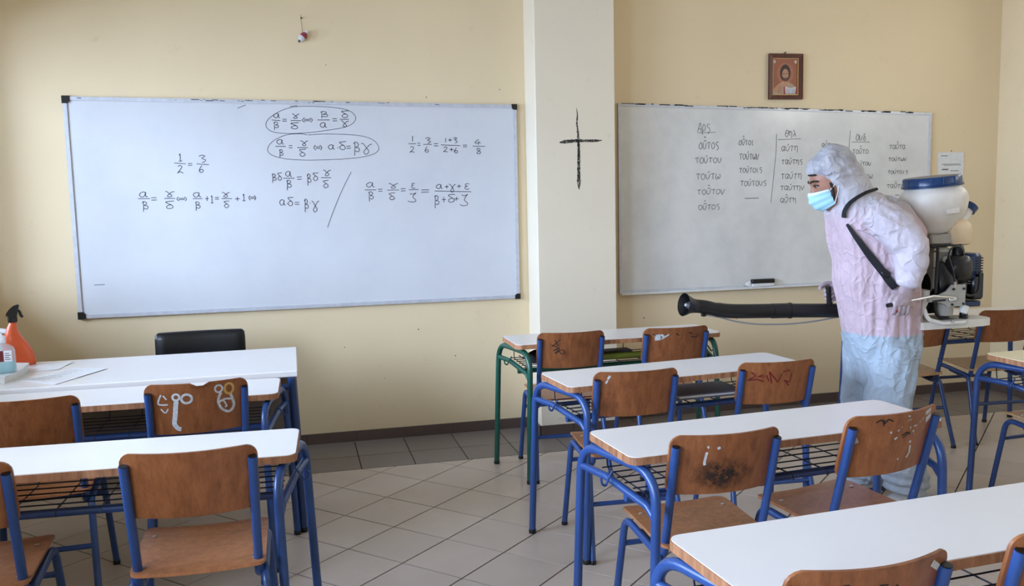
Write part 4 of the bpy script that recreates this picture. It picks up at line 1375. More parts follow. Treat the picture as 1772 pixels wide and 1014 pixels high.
YP = -1.95
def limbs(mb, k, d=0.0):
    """torso, arms and legs; k scales the thickness (1 = coverall)"""
    T = [(.60, 2.838, .120, .15), (.70, 2.850, .150, .170), (.80, 2.850, .182, .19), (.90, 2.835, .190, .19), (1.0, 2.816, .190, .19), (1.12, 2.797, .202, .195),
         (1.22, 2.805, .214, .195), (1.32, 2.795, .232, .20), (1.40, 2.775, .222, .20), (1.46, 2.74, .195, .18), (1.51, 2.70, .145, .14), (1.55, 2.675, .105, .10)]
    mb.loft([ring_h(cx, YP, z, rx * k, ry * k) for z, cx, rx, ry in T])
    arms = [
        ([(2.66, YP - .15, 1.455), (2.72, YP - .215, 1.395), (2.785, YP - .27, 1.310), (2.79, YP - .275, 1.235), (2.788, YP - .27, 1.17), (2.783, YP - .265, 1.125), (2.782, YP - .264, 1.112)], [.100, .090, .080, .074, .068, .058, .046]),
        ([(2.78, YP + .12, 1.43), (2.83, YP + .20, 1.34), (2.88, YP + .25, 1.24), (2.83, YP + .255, 1.15), (2.785, YP + .25, 1.085), (2.770, YP + .245, 1.065)], [.105, .098, .088, .080, .066, .045]),
    ]
    for p, r in arms:
        n = len(p)
        q = spline(p, 4)
        rr = [r[min(n - 1, i // 4)] + (r[min(n - 1, i // 4 + 1)] - r[min(n - 1, i // 4)]) * (i % 4) / 4 for i in range(len(q))]
        mb.tube(q, [x * k for x in rr], 16)
    legs = [
        ([(2.845, YP - .085, .80), (2.832, YP - .090, .64), (2.812, YP - .095, .50), (2.845, YP - .095, .34), (2.90, YP - .085, .20), (2.945, YP - .08, .10), (2.95, YP - .08, .045)], [.135, .122, .116, .112, .108, .102, .085]),
        ([(2.85, YP + .09, .80), (2.84, YP + .10, .64), (2.825, YP + .11, .50), (2.84, YP + .12, .34), (2.85, YP + .13, .20), (2.86, YP + .14, .10), (2.86, YP + .14, .045)], [.135, .125, .118, .112, .106, .100, .085]),
    ]
    for p, r in legs:
        n = len(p)
        q = spline(p, 4)
        rr = [r[min(n - 1, i // 4)] + (r[min(n - 1, i // 4 + 1)] - r[min(n - 1, i // 4)]) * (i % 4) / 4 for i in range(len(q))]
        mb.tube(q, [x * k for x in rr], 18)

# head frame: face forward (-x), bowed and turned slightly to the camera side
HC = Vector((2.545, YP, 1.613))
_p, _t = math.radians(24), math.radians(-18)
HF = Vector((-math.cos(_p) * math.cos(_t), -math.sin(_t) * math.cos(_p), -math.sin(_p))).normalized()
HS = Vector((0, 0, 1)).cross(HF).normalized()       # towards his left
HU = HF.cross(HS).normalized()
if HU.z < 0: HU = -HU
def hp(f, s, u): return HC + HF * f + HS * s + HU * u

body = MB()
limbs(body, 0.62)
rings = []
for u, f0, rf, rs in ((-.125, .045, .035, .030), (-.112, .045, .052, .044), (-.09, .036, .066, .056), (-.06, .022, .078, .066), (-.03, .010, .090, .072), (0, .002, .097, .075), (.03, -.004, .100, .077), (.06, -.010, .096, .074), (.085, -.014, .080, .063), (.105, -.016, .055, .045), (.115, -.016, .025, .020)):
    rings.append([hp(f0 + rf * math.cos(2 * PI * k / 24), rs * math.sin(2 * PI * k / 24), u) for k in range(24)])
body.loft(rings)
body.tube([Vector((2.68, YP, 1.47)), Vector((2.64, YP, 1.53)), HC + HF * -.01 + HU * -.05], [.060, .055, .056], 14)     # neck
body.tube([hp(.090, 0, .012), hp(.108, 0, -.018), hp(.120, 0, -.040), hp(.098, 0, -.048)], [.009, .012, .015, .012], 10)   # nose
body.tube([hp(.080, .045, .028), hp(.093, .020, .032), hp(.095, 0, .028), hp(.093, -.020, .032), hp(.080, -.045, .028)], [.008, .010, .009, .010, .008], 8)  # brow ridge
for s in (-1, 1):
    body.tube([hp(.0, s * .072, .012), hp(-.008, s * .082, .0), hp(-.002, s * .076, -.032)], [.010, .016, .008], 8)     # ear
body.tube([hp(.080, .018, -.078), hp(.088, 0, -.080), hp(.080, -.018, -.078)], [.007, .010, .007], 8)                  # lips
skin = NT('skin')
skin.set(skin.ramp(skin.noise(18, 3), [(.3, srgb(146, 98, 76)), (.7, srgb(168, 118, 94))]), .5)
skin.b.inputs['Subsurface Weight'].default_value = 0.08
person = add('person', remeshed('person_body', body, .0075, 5), skin.m,
             label='person in a hooded white coverall and blue face mask, carrying a sprayer', cat='person')

def cover_crease(co, n):
    """folds of the thin cloth: long pleats on the trunk, puckers on sleeves, hood and legs"""
    if co.z > 1.53:
        a = noise.noise(Vector((co.x * 14 + co.z * 6, co.y * 16, co.z * 9))) * .008 + noise.noise(co * 40) * .003
        fold = abs(noise.noise(Vector((co.x * 9 - co.z * 22, co.y * 7, co.z * 3 + 4)))) * .012
        return a + fold - .003
    sleeve = co.y < YP - .185 or co.y > YP + .2
    if sleeve and co.z > 1.09:
        f1 = abs(noise.noise(Vector((co.x * 9 + co.z * 7, co.y * 9, co.z * 17)))) * .016
        return noise.noise(Vector((co.x * 13, co.y * 13, co.z * 26))) * .007 + f1 + noise.noise(co * 42) * .003 - .004
    if co.z > .85:
        ang = math.atan2(co.y - YP, co.x - 2.78)
        a = noise.noise(Vector((ang * 3.6 + co.z * .6, co.z * 1.5, 3.1))) * .015
        b = abs(noise.noise(Vector((ang * 7 + co.z * 1.2, co.z * 2.2, 7.7)))) * .016
        c = abs(noise.noise(Vector((ang * 4 - co.z * 7, co.z * 5, 1.3)))) * .008
        return a + b + c - .008
    ang = math.atan2(co.y - YP, co.x - 2.82)
    a = noise.noise(Vector((co.x * 9 + co.z * 4, co.y * 9, co.z * 5))) * .014
    b = noise.noise(Vector((ang * 6 - co.z * 5, co.z * 6, 2.2))) * .007
    c = noise.noise(co * 30) * .003
    low = max(0, (.22 - co.z)) * .06 * math.sin(co.z * 130 + co.x * 30)
    return a + b + c + low

def cloth_mat():
    t = NT('thin_white_coverall')
    g = t.n('ShaderNodeNewGeometry')
    sx = t.n('ShaderNodeSeparateXYZ')
    t.l(g.outputs['Position'], sx.inputs[0])
    mr = t.n('ShaderNodeMapRange')
    mr.inputs['From Min'].default_value = 0.0
    mr.inputs['From Max'].default_value = 1.8
    t.l(sx.outputs['Z'], mr.inputs['Value'])
    # clothes worn underneath tint the thin cloth: jeans below, a pink shirt, then bare white hood
    jeans, shirt, white = srgb(176, 190, 200), srgb(210, 185, 191), srgb(206, 200, 202)
    col = t.ramp(mr.outputs[0], [(0.0, srgb(188, 196, 206)), (.20, srgb(184, 196, 208)), (.476, jeans), (.482, shirt), (.78, shirt), (.84, white), (1.0, srgb(196, 194, 196))])
    hm = t.n('ShaderNodeMapRange')
    hm.inputs['From Min'].default_value = 1.58
    hm.inputs['From Max'].default_value = 1.66
    t.l(sx.outputs['Z'], hm.inputs['Value'])
    hn = t.ramp(t.noise(15.0, 5, 0.65), [(.42, (0, 0, 0, 1)), (.66, (.75, .75, .75, 1))])
    hx_ = t.n('ShaderNodeMath', operation='MULTIPLY')
    t.l(hm.outputs[0], hx_.inputs[0])
    t.l(hn, hx_.inputs[1])
    col = t.mix(hx_.outputs[0], col, srgb(150, 148, 156))      # dark hair showing through the hood
    my = t.n('ShaderNodeMapRange')
    my.inputs['From Min'].default_value = YP - .185
    my.inputs['From Max'].default_value = YP - .215
    t.l(sx.outputs['Y'], my.inputs['Value'])
    gt = t.n('ShaderNodeMath', operation='GREATER_THAN')
    gt.inputs[1].default_value = 1.09
    t.l(sx.outputs['Z'], gt.inputs[0])
    ml = t.n('ShaderNodeMath', operation='MULTIPLY')
    t.l(my.outputs[0], ml.inputs[0])
    t.l(gt.outputs[0], ml.inputs[1])
    col = t.mix(ml.outputs[0], col, srgb(214, 204, 210))
    fib = t.ramp(t.noise(26.0, 6, 0.7), [(.35, (.88, .88, .89, 1)), (.65, (1, 1, 1, 1))])
    col = t.mix(1.0, col, fib, 'MULTIPLY')
    t.set(col, .55, 0, .25)
    w = t.n('ShaderNodeBsdfTranslucent')
    t.l(col, w.inputs[0])
    mx = t.n('ShaderNodeMixShader')
    mx.inputs[0].default_value = .12
    t.l(t.b.outputs[0], mx.inputs[1])
    t.l(w.outputs[0], mx.inputs[2])
    t.l(mx.outputs[0], t.out.inputs['Surface'])
    h = t.noise(16.0, 7, .7, stretch=(1.0, 1.0, .5))
    vo = t.n('ShaderNodeTexVoronoi')
    vo.feature = 'DISTANCE_TO_EDGE'
    vo.inputs['Scale'].default_value = 13.0
    ad = t.n('ShaderNodeVectorMath', operation='ADD')
    nz = t.n('ShaderNodeTexNoise')
    nz.inputs['Scale'].default_value = 6.0
    oc_ = t.obj()
    t.l(oc_, nz.inputs['Vector'])
    t.l(oc_, ad.inputs[0])
    scl = t.n('ShaderNodeVectorMath', operation='SCALE')
    scl.inputs['Scale'].default_value = .22
    t.l(nz.outputs['Color'], scl.inputs[0])
    t.l(scl.outputs[0], ad.inputs[1])
    t.l(ad.outputs[0], vo.inputs['Vector'])
    cr = t.ramp(vo.outputs['Distance'], [(0.0, (1, 1, 1, 1)), (.16, (.0, .0, .0, 1))])
    hh = t.mix(.35, h, cr)
    t.bump(hh, .55, .016)
    return t.m
M['cloth'] = cloth_mat()
cov = MB()
limbs(cov, 1.0)
# upper back of the suit, pushed out against the carrying frame
cov.tube([Vector((2.78, YP - .03, 1.41)), Vector((2.88, YP - .02, 1.385)), Vector((2.965, YP - .02, 1.33)), Vector((2.985, YP, 1.22))], [.135, .118, .092, .06], 16)
hood = [(1.40, 2.552, 2.86, .16), (1.45, 2.540, 2.835, .145), (1.50, 2.538, 2.80, .128), (1.54, 2.528, 2.765, .118), (1.58, 2.502, 2.742, .113), (1.615, 2.472, 2.722, .110), (1.645, 2.436, 2.704, .106), (1.67, 2.424, 2.690, .102),
        (1.70, 2.432, 2.672, .094), (1.73, 2.455, 2.652, .078), (1.755, 2.480, 2.628, .058), (1.775, 2.515, 2.600, .034), (1.786, 2.540, 2.572, .012)]
cov.loft([ring_h((a + b) / 2, YP, z, (b - a) / 2, ry, 28, 2.3) for z, a, b, ry in hood])
coverall = add('coverall', remeshed('coverall', cov, .0095, 4, cover_crease), 'cloth', person, label='thin white hooded coverall')

# face: eyes, brows, hair, mask
M['eye_white'] = plain('eye_white', (206, 198, 192), .25)
M['iris'] = plain('dark_iris', (34, 22, 16), .2)
M['hair'] = plain('black_hair', (22, 17, 15), .6, var=.3, scale=200)
for s in (1, -1):
    e = hp(.082, s * .032, .006)
    Rm_ = Matrix.Translation(e)
    ey = add('eye', MB().lathe([(.001, -.0075), (.008, -.005), (.012, 0), (.008, .005), (.001, .0075)], 12, Rm_), 'eye_white', person)
    add('iris', MB().lathe([(.001, -.0055), (.0045, -.003), (.0055, 0), (.0045, .003), (.001, .0055)], 10, Matrix.Translation(e + HF * .0085 + HS * s * .003)), 'iris', ey)
    add('eyelid', MB().tube(spline([hp(.078, s * .048, .006), hp(.091, s * .038, .013), hp(.094, s * .026, .013), hp(.090, s * .016, .006)], 4), .0034, 6), 'hair', person)
    add('eyebrow', MB().tube(spline([hp(.074, s * .058, .026), hp(.090, s * .044, .034), hp(.099, s * .026, .034), hp(.100, s * .012, .028)], 4), [.002] + [.0046] * 10 + [.0036] * 2, 7), 'hair', person)
add('forelock', MB().tube(spline([hp(.070, .048, .058), hp(.086, .020, .064), hp(.088, -.010, .066), hp(.078, -.040, .062)], 4), .0045, 8), 'hair', person)
add('sideburn', MB().tube(spline([hp(.030, .0745, .0), hp(.030, .074, -.03), hp(.036, .068, -.062), hp(.050, .055, -.090)], 4), [.003] + [.006] * 11 + [.004], 8), 'hair', person)

M['mask'] = plain('light_blue_mask', (168, 214, 228), .75, var=.04, bump=.05, scale=60)
M['mask_white'] = plain('white_mask_band', (226, 232, 236), .75)
def mask_pt(a, u, off=0.0):
    """a across (-1..1), u from 0 (bridge) to 1 (chin)"""
    ang = a * math.radians(74)
    mid = [.112, .128, .131, .126, .112, .088]
    k = min(4, int(u * 5))
    m0 = mid[k] + (mid[k + 1] - mid[k]) * (u * 5 - k)
    sd = .082 - .012 * u
    ca = math.cos(ang)
    r = sd + (m0 - sd) * max(0, ca) ** 1.6 + off
    w = .074 * math.sin(ang) / math.sin(math.radians(74)) * (1 - .18 * u)
    f = r * max(.0, ca) ** .9 + .020 * (1 - ca)
    h = -.012 - .112 * u * (1 - .18 * abs(a)) - .014 * abs(a) * (1 - u)
    return hp(f + off, w * (1 + off * 8), h)
rows = []
for i in range(17):
    u = i / 16
    pl = .0016 * math.sin(u * PI * 6)
    rows.append([(mask_pt(-1 + 2 * j / 18, u, .004 + pl), HF * 1.0) for j in range(19)])
mk = add('face_mask', sheet(rows, .0015), 'mask', person, smooth=70, label='light blue pleated face mask')
rows = [[(mask_pt(-1 + 2 * j / 18, u, .0062), HF) for j in range(19)] for u in (0.0, .05, .10)]
add('top_band', sheet(rows, .0015), 'mask_white', mk, smooth=70)
for u, a1 in ((.12, .03), (.95, -.03)):
    add('ear_loop', MB().tube(spline([mask_pt(1, u, .005), hp(.012, .080, -.012 - .04 * u), hp(-.012, .085, -.006)], 5), .0018, 6), 'mask_white', mk)

# gloved hands
M['glove'] = NT('thin_latex_glove')
_g = M['glove']
_g.set(_g.ramp(_g.noise(24, 5), [(.3, srgb(152, 132, 134)), (.7, srgb(184, 168, 172))]), .38, 0, .5)
_g.bump(_g.noise(70, 4, .6), .25, .006)
M['glove'] = _g.m
yn = YP - .265
near = MB()
near.loft([ring_h(2.782, yn, z, rx, ry, 18) for z, rx, ry in ((1.135, .036, .026), (1.115, .036, .026), (1.095, .038, .026))])
near.loft([ring_h(cx, cy, z, rx, ry, 18, 2.6) for z, cx, cy, rx, ry in ((1.112, 2.780, yn, .033, .024), (1.09, 2.770, yn, .040, .025), (1.065, 2.758, yn, .046, .025), (1.04, 2.748, yn - .002, .048, .023), (1.025, 2.744, yn - .002, .044, .019))])
for x0, L1, L2, L3, r in ((2.710, .026, .024, .018, .0098), (2.733, .030, .027, .020, .0102), (2.757, .029, .026, .020, .0100), (2.780, .034, .022, .016, .0090)):
    k = Vector((x0, yn - .006, 1.040))
    lean = (x0 - 2.745) * .35 + .05
    a = k + Vector((lean * .5, -.010, -.6)).normalized() * L1
    b = a + Vector((lean * .8, .45, -1)).normalized() * L2
    c = b + Vector((lean * .5, .9, -.55)).normalized() * L3
    near.tube(spline([k, a, b, c], 4), [r * 1.05] * 5 + [r] * 4 + [r * .92] * 3 + [r * .78], 10)
near.tube(spline([Vector((2.735, yn + .004, 1.085)), Vector((2.706, yn + .008, 1.062)), Vector((2.694, yn + .010, 1.038)), Vector((2.698, yn + .014, 1.018))], 4), [.014] * 4 + [.0125] * 4 + [.011] * 4 + [.009], 10)
add('glove', remeshed('glove', near, .0032, 2, lambda co, n: noise.noise(co * 70) * .0012), 'glove', person, label='latex glove of the hand on the throttle lever')
yf_ = YP + .245
far = MB()
far.loft([ring_h(2.766, yf_, z, .034, .026, 16) for z in (1.09, 1.06)])
far.tube([Vector((2.768, yf_, 1.078)), Vector((2.741, yf_ - .002, 1.052)), Vector((2.718, yf_ - .004, 1.036))], [.034, .038, .034], 14)
for z0, r, out in ((1.066, .0100, .044), (1.044, .0104, .040), (1.022, .0102, .033), (1.002, .0090, .026)):
    k = Vector((2.708, yf_ - .026, z0))
    far.tube(spline([Vector((2.731, yf_ - .020, z0 + .004)), k, k + Vector((-out * .75, -.006, -.010)), k + Vector((-out, .012, -.020)), k + Vector((-out * .75, .026, -.024))], 4), [r * 1.05] * 6 + [r] * 6 + [r * .85] * 5, 10)
far.tube(spline([Vector((2.731, yf_ + .012, 1.075)), Vector((2.691, yf_ + .010, 1.082)), Vector((2.656, yf_ + .000, 1.070)), Vector((2.634, yf_ - .012, 1.058))], 4), [.015] * 4 + [.0128] * 4 + [.011] * 4 + [.009], 10)
add('glove', remeshed('glove', far, .0032, 2, lambda co, n: noise.noise(co * 70) * .0012), 'glove', person, label='latex glove of the hand gripping the spray tube')

# shoes under the trouser hems
M['shoe'] = plain('white_rubber_boot', (214, 210, 204), .4)
def shoe(cx, cy):
    m = MB()
    prof_ = [(-.150, .020, .018), (-.140, .034, .030), (-.10, .044, .042), (-.04, .045, .055), (.02, .042, .085), (.07, .042, .12), (.115, .040, .12), (.138, .034, .11), (.145, .02, .09)]
    rows = []
    for x, w, h in prof_:
        rows.append([Vector((cx + x, cy + w * math.cos(2 * PI * k / 16), max(.002, h * .5 + h * .5 * math.sin(2 * PI * k / 16)))) for k in range(16)])
    m.loft(rows)
    s = add('shoe', remeshed('shoe', m, .006, 3), 'shoe', person)
    add('sole', MB().prism([(cx + x, cy + w * .98) for x, w, h in prof_] + [(cx + x, cy - w * .98) for x, w, h in prof_[::-1]], .0, .016), 'grey_dark', s)
shoe(2.985, YP - .08)
shoe(2.88, YP + .14)

# ------------------------------------------------------------------ backpack sprayer
SX, SY, SZ = 3.145, -1.95, 0.905            # frame foot; sprayer frame is upright behind the person
spr = empty('backpack_sprayer', (SX, SY, SZ), 0.0, label='motor backpack sprayer with white tank, blue lid and black blower tube', cat='sprayer')
M['tank'] = NT('milky_tank_plastic')
_t = M['tank']
_t.set(_t.ramp(_t.noise(5, 4), [(.3, srgb(206, 198, 186)), (.7, srgb(228, 222, 214))]), .4)
_t.b.inputs['Subsurface Weight'].default_value = .12
M['tank'] = _t.m
M['lid'] = plain('blue_lid_plastic', (18, 54, 98), .28, var=.06)
M['fuel'] = plain('amber_tank_plastic', (222, 196, 158), .4, var=.08, scale=12)
M['cast'] = plain('cast_grey_plastic', (166, 162, 152), .45, var=.08, scale=20)
M['cast_light'] = plain('pale_tray_plastic', (214, 210, 200), .45, var=.06, scale=16)
M['engine_black'] = plain('engine_black', (18, 19, 24), .28, var=.15)
M['engine_grey'] = plain('engine_alloy', (120, 120, 118), .4, .5, .5, .2, 60)
M['engine_blue'] = plain('engine_blue', (20, 44, 84), .3)
TL = Matrix.Translation((-.022, 0, .462)) @ Matrix.Rotation(math.radians(-5), 4, 'Y') @ Matrix.Diagonal((.85, .85, .86, 1))
# tank: (half width, height)
tank = add('tank', MB().lathe([(.052, -.035), (.074, -.030), (.094, -.005), (.128, .030), (.160, .065), (.178, .098), (.186, .135), (.187, .165), (.182, .190), (.168, .212), (.154, .222), (.150, .240)], 36, TL, 1.0, .86, 2.5), 'tank', spr, smooth=50)
add('moulded_label', MB().bbox(-.035, .045, -.166, -.150, .082, .112, .003, TL @ Matrix.Rotation(.0, 4, 'X')), 'tank', tank)
lid = add('lid', MB().lathe([(.166, .236), (.170, .238), (.170, .246), (.162, .250), (.160, .286), (.154, .294), (.10, .297), (.02, .297)], 36, TL, 1.0, .92, 2.2), 'lid', spr, smooth=40)
for k in range(14):
    a = 2 * PI * k / 14
    c, s = math.cos(a), math.sin(a)
    add('grip_rib', MB().bbox(-.004, .004, -.004, .004, .250, .288, .001, TL @ Matrix.Translation((.161 * c, .149 * s, 0)) @ Matrix.Rotation(a, 4, 'Z')), 'lid', lid, smooth=None)
# fuel tank with slanted filler neck
fu = add('fuel_tank', MB().lathe([(.050, .0), (.066, .006), (.072, .03), (.072, .075), (.064, .105), (.040, .125), (.026, .132)], 24, Matrix.Translation((.095, -.015, .372)), 1.0, .8, 3.2), 'fuel', spr, smooth=50)
add('filler_neck', MB().tube([(.098, -.015, .480), (.145, -.015, .528), (.166, -.015, .550)], [.030, .028, .026], 16), 'tank', fu)
add('fuel_cap', MB().tube([(.160, -.015, .543), (.182, -.015, .566)], .034, 18), 'lid', fu)
# column under the tank
add('outlet_collar', MB().bbox(-.080, .050, -.055, .055, .378, .432, .008), 'cast', spr)
add('collar_band', MB().bbox(-.086, .056, -.060, .060, .368, .380, .003), 'engine_black', spr)
co = add('support_column', MB().bbox(-.058, .028, -.050, .050, .140, .368, .008), 'cast', spr)
add('column_rib', MB().bbox(-.064, .034, -.058, -.045, .258, .272, .003), 'cast', co)
add('column_rib', MB().bbox(-.064, .034, -.058, -.045, .340, .354, .003), 'cast', co)
add('column_rib', MB().bbox(-.064, -.050, -.058, -.045, .16, .36, .003), 'cast', co)
add('column_rib', MB().bbox(.020, .034, -.058, -.045, .16, .36, .003), 'cast', co)
add('recess', MB().bbox(-.046, .016, -.0525, -.0495, .276, .336, .001), 'engine_grey', co)
add('pipe_stub', MB().tube([(.0, -.052, .305), (.0, -.064, .305)], .016, 14), 'cast', co)
# blower housing behind the column
add('blower_housing', MB().lathe([(.03, -.06), (.13, -.055), (.150, -.03), (.150, .03), (.13, .055), (.03, .06)], 32, Matrix.Translation((.0, .035, .175)) @ Matrix.Rotation(PI / 2, 4, 'Y') @ Matrix.Rotation(0.0, 4, 'Z')), 'engine_black', spr)
# carrying frame: back plate towards the wearer and tray below
fr = [(-.115, -.17), (-.115, .17)]
for s in (-1, 1):
    add('frame_tube', MB().tube(fillet([(-.092, s * .12, .37), (-.098, s * .12, .03), (.03, s * .12, .004)], [.06]), .008, 10), 'black', spr)
add('back_plate', MB().bbox(-.122, -.100, -.02, .15, .10, .42, .008), 'cast', spr)
tr = MB()
tray = [(-.235, -.150), (-.20, -.175), (.14, -.168), (.195, -.15), (.212, -.11), (.212, -.06), (.18, -.03), (-.16, .10), (-.235, .10)]
tr.prism(tray, -.022, .014)
ty = add('base_tray', tr, 'cast_light', spr, smooth=30)
add('tray_lip', MB().tube(fillet([(-.20, -.170, .085), (-.185, -.180, .030), (-.10, -.186, .006), (.02, -.186, .006)], [.05, .03]), .010, 8), 'cast_light', ty)
add('tray_bolt', MB().tube([(-.055, -.186, .012), (-.055, -.196, .012)], .009, 10), 'steel', ty)
add('hip_shell', MB().loft([ring_h(x, 0, z, .03, w, 20, 3) for x, z, w in ((-.195, .0, .13), (-.185, .06, .14), (-.15, .11, .13), (-.13, .16, .11))]), 'cast_light', spr)
# throttle bracket, lever, cables
br = add('throttle_bracket', MB().prism([(-.070, .085), (.030, .085), (.030, .190), (-.045, .190), (-.075, .160), (-.13, .140), (-.175, .132), (-.175, .112), (-.13, .112), (-.085, .098)], .160, .172, Matrix(((1, 0, 0, 0), (0, 0, -1, 0), (0, 1, 0, 0), (0, 0, 0, 1)))), 'cast', spr, smooth=None)
for x, z in ((-.045, .095), (.018, .096), (.018, .170), (-.040, .170)):
    add('bolt', MB().tube([(x, -.172, z), (x, -.178, z)], .006, 8), 'engine_black', br)
add('lever_plate', MB().bbox(-.055, -.012, -.186, -.176, .118, .138, .003, Matrix.Rotation(-.12, 4, 'Y')), 'steel', br)
add('slot', MB().bbox(-.150, -.075, -.1745, -.1715, .118, .128, .001, Matrix.Rotation(-.05, 4, 'Y')), 'engine_black', br)
add('throttle_lever', MB().tube([(-.05, -.184, .130), (-.20, -.235, .150), (-.42, -.262, .128)], .0065, 8), 'steel', br)
add('lever_grip', MB().tube([(-.425, -.262, .128), (-.470, -.266, .122)], .010, 10), 'black', br)
M['red_plastic'] = plain('red_plastic', (176, 30, 36), .4)
add('stop_switch', MB().tube([(-.400, -.262, .098), (-.435, -.266, .094)], .010, 10), 'red_plastic', br)
add('outlet_funnel', MB().lathe([(.028, .030), (.040, .036), (.044, .09), (.050, .094)], 18, Matrix.Translation((-.030, -.10, .0))), 'cast', spr)
add('drain_hose', MB().tube([(-.030, -.10, .034), (-.020, -.10, .012)], .020, 12), 'black', spr)
add('throttle_cable', MB().tube(spline([(-.030, -.170, .200), (-.040, -.165, .26), (-.036, -.13, .325), (-.012, -.115, .362), (.030, -.11, .372), (.062, -.10, .352), (.075, -.09, .322)], 6), .0045, 8), 'black', spr)
add('cable_end', MB().tube([(-.030, -.171, .175), (-.030, -.171, .205)], .006, 8), 'steel', spr)
add('fuel_hose', MB().tube(spline([(.045, -.09, .19), (.048, -.12, .15), (.085, -.13, .128), (.135, -.125, .14), (.160, -.11, .19), (.168, -.10, .24)], 6), .006, 8), 'black', spr)
# engine
en = add('engine_cover', MB().lathe([(.02, -.075), (.055, -.068), (.078, -.035), (.082, 0), (.078, .04), (.06, .062), (.03, .068)], 26, Matrix.Translation((.065, -.055, .258)), .88, .9, 2.8), 'engine_black', spr, smooth=60)
add('spark_boot', MB().lathe([(.034, .32), (.030, .35), (.020, .378), (.010, .386)], 14, Matrix.Translation((.080, -.05, .0))), 'engine_black', spr)
add('crankcase', MB().bbox(0.005, 0.130, -.075, .06, .120, .215, .014), 'engine_grey', spr)
for k in range(5):
    add('cooling_fin', MB().bbox(0.020, 0.135, -.082, .05, .178 + k * .012, .183 + k * .012, .001), 'engine_grey', spr, smooth=None)
mc = add('motor_shroud', MB().bbox(0.115, 0.201, -.085, .085, .200, .330, .014), 'engine_blue', spr)
for k in range(7):
    add('vent_slat', MB().bbox(0.157, 0.197, -.090, -.083, .226 + k * .013, .232 + k * .013, .001), 'engine_black', mc, smooth=None)
add('recoil_starter', MB().lathe([(.02, -.02), (.064, -.016), (.070, .01), (.058, .022), (.02, .026)], 22, Matrix.Translation((.185, -.01, .178)) @ Matrix.Rotation(PI / 2, 4, 'Y')), 'engine_black', spr)
add('starter_housing', MB().bbox(0.145, 0.215, -.085, .07, .098, .240, .012), 'engine_black', spr)
add('engine_foot', MB().bbox(0.060, 0.205, -.075, .075, .062, .092, .006), 'engine_blue', spr)
add('carburettor', MB().bbox(0.015, 0.080, -.115, -.070, .140, .185, .008), 'engine_grey', spr)
add('muffler_plate', MB().bbox(-.018, .018, -.012, .012, -.020, .020, .002, Matrix.Translation((.058, -.13, .062)) @ Matrix.Rotation(.3, 4, 'Y')), 'white_paint', spr, smooth=None)
add('rubber_mount', MB().lathe([(.020, .024), (.022, .03), (.018, .036), (.021, .042), (.018, .048), (.020, .056), (.014, .062)], 14, Matrix.Translation((.066, -.12, -.008))), 'black', spr)

# blower tube on the far side of the person, with nozzle cone, grip and thin feed line
W = lambda x, y, z: (x - SX, y - SY, z - SZ)
YT = -1.722
bt = add('blower_tube', MB().tube([W(*p) for p in spline([(1.925, YT, 1.006), (1.99, YT, .998), (2.06, YT, .980), (2.15, YT, .968), (2.30, YT, .961), (2.44, YT, .956), (2.75, YT, .941), (2.95, YT + .02, .935), (3.08, YT + .02, .955), (3.15, SY + .12, 1.02)], 5)],
         [.034] * 10 + [.0365] * 36, 20), 'black', spr, smooth=60)
add('tube_collar', MB().tube([W(2.452, YT, .9555), W(2.462, YT, .955), W(2.470, YT, .9545)], [.0395, .042, .0395], 20), 'black', bt)
add('tube_collar', MB().tube([W(2.36, YT, .958), W(2.455, YT, .9555)], .0385, 20), 'black', bt)
add('nozzle_cone', MB().tube([W(1.948, YT, 1.004), W(1.930, YT, 1.006), W(1.912, YT - .003, 1.010), W(1.892, YT - .006, 1.013), W(1.874, YT - .008, 1.016)], [.034, .036, .040, .050, .058], 24, caps=False), 'black', bt, smooth=60)
add('nozzle_core', MB().tube([W(1.93, YT, 1.006), W(1.905, YT - .004, 1.010), W(1.884, YT - .007, 1.014)], [.022, .020, .008], 14), 'steel', bt)
add('hose_clip', MB().bbox(-.012, .010, -.010, .010, -.012, .006, .003, Matrix.Translation(W(1.985, YT, .962))), 'black', bt)
add('grip_handle', MB().tube([W(2.690, YT - .005, .965), W(2.678, YT - .012, 1.02), W(2.670, YT - .016, 1.072)], [.016, .014, .015], 12), 'black', bt)
M['feed'] = plain('grey_feed_line', (148, 144, 142), .4)
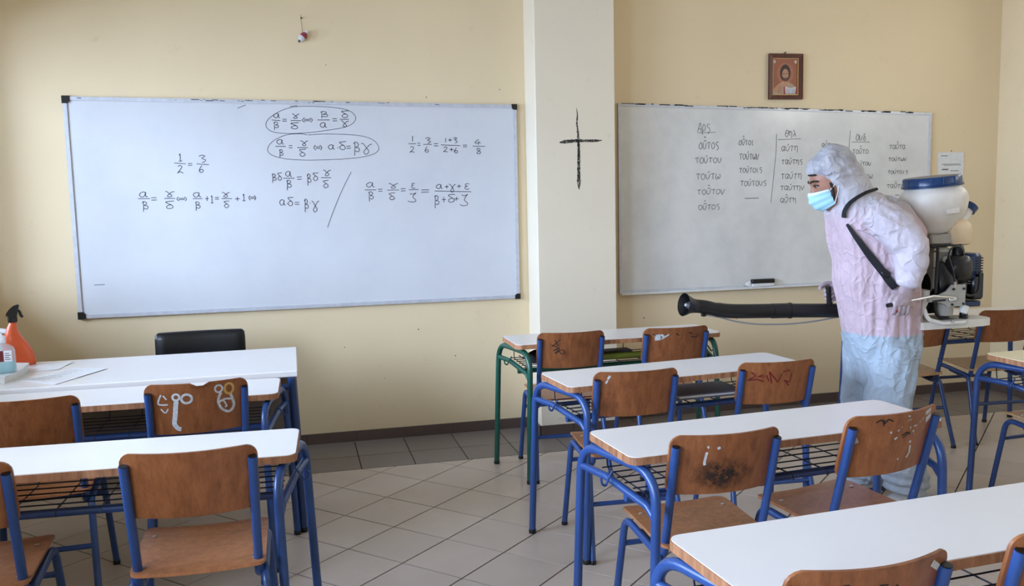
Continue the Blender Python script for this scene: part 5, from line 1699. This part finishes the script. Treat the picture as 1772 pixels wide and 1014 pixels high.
add('feed_line', MB().tube([W(*p) for p in spline([(1.99, YT, .958), (2.06, YT, .944), (2.16, YT, .915), (2.26, YT, .897), (2.36, YT, .889), (2.48, YT, .886), (2.62, YT, .893), (2.76, YT, .908), (2.95, YT + .03, .90)], 5)], .0042, 8), 'feed', bt)

# carrying straps lying on the coverall
_bm = bmesh.new()
_bm.from_mesh(coverall.data)
_bv = BVHTree.FromBMesh(_bm)
def strap(pts, w, name='shoulder_strap'):
    """band lying on the cloth along surface points (world space)"""
    P = spline(pts, 6)
    N = []
    for p in P:
        acc = Vector((0, -.25, 0))
        for loc, nor, _, _ in _bv.find_nearest_range(p, .045):
            acc += nor
        N.append(acc.normalized())
    N = [(N[max(0, i - 2)] + N[max(0, i - 1)] + N[i] + N[min(len(N) - 1, i + 1)] + N[min(len(N) - 1, i + 2)]).normalized() for i in range(len(N))]
    rows = []
    for i, (p, nor) in enumerate(zip(P, N)):
        d = (P[min(len(P) - 1, i + 1)] - P[max(0, i - 1)]).normalized()
        side = d.cross(nor).normalized()
        t = i / (len(P) - 1) * (len(w) - 1)
        k = min(len(w) - 2, int(t))
        ww = w[k] + (w[k + 1] - w[k]) * (t - k)
        base = p + nor * .008 - spr.location
        rows.append([(base + side * ww * .5, nor), (base + nor * .002, nor), (base - side * ww * .5, nor)])
    return add(name, sheet(rows, .004), 'black_matt', spr, smooth=60)
strap([Vector(p) for p in ((2.725, -2.036, 1.560), (2.653, -2.066, 1.548), (2.606, -2.064, 1.527), (2.574, -2.055, 1.499), (2.562, -2.042, 1.464), (2.563, -2.036, 1.434))], [.014, .016, .020, .022])
strap([Vector(p) for p in ((2.572, -2.048, 1.404), (2.592, -2.068, 1.361), (2.618, -2.086, 1.314), (2.648, -2.099, 1.267), (2.679, -2.114, 1.221), (2.707, -2.131, 1.177), (2.735, -2.143, 1.138), (2.762, -2.150, 1.105))], [.012, .026, .034, .036, .036])
add('strap_buckle', MB().bbox(-.020, .020, -.008, .006, -.016, .016, .004, Matrix.Translation(Vector((2.714, -2.145, 1.170)) - spr.location) @ Matrix.Rotation(.75, 4, 'Y') @ Matrix.Rotation(-.35, 4, 'Z')), 'black', spr)
_bm.free()
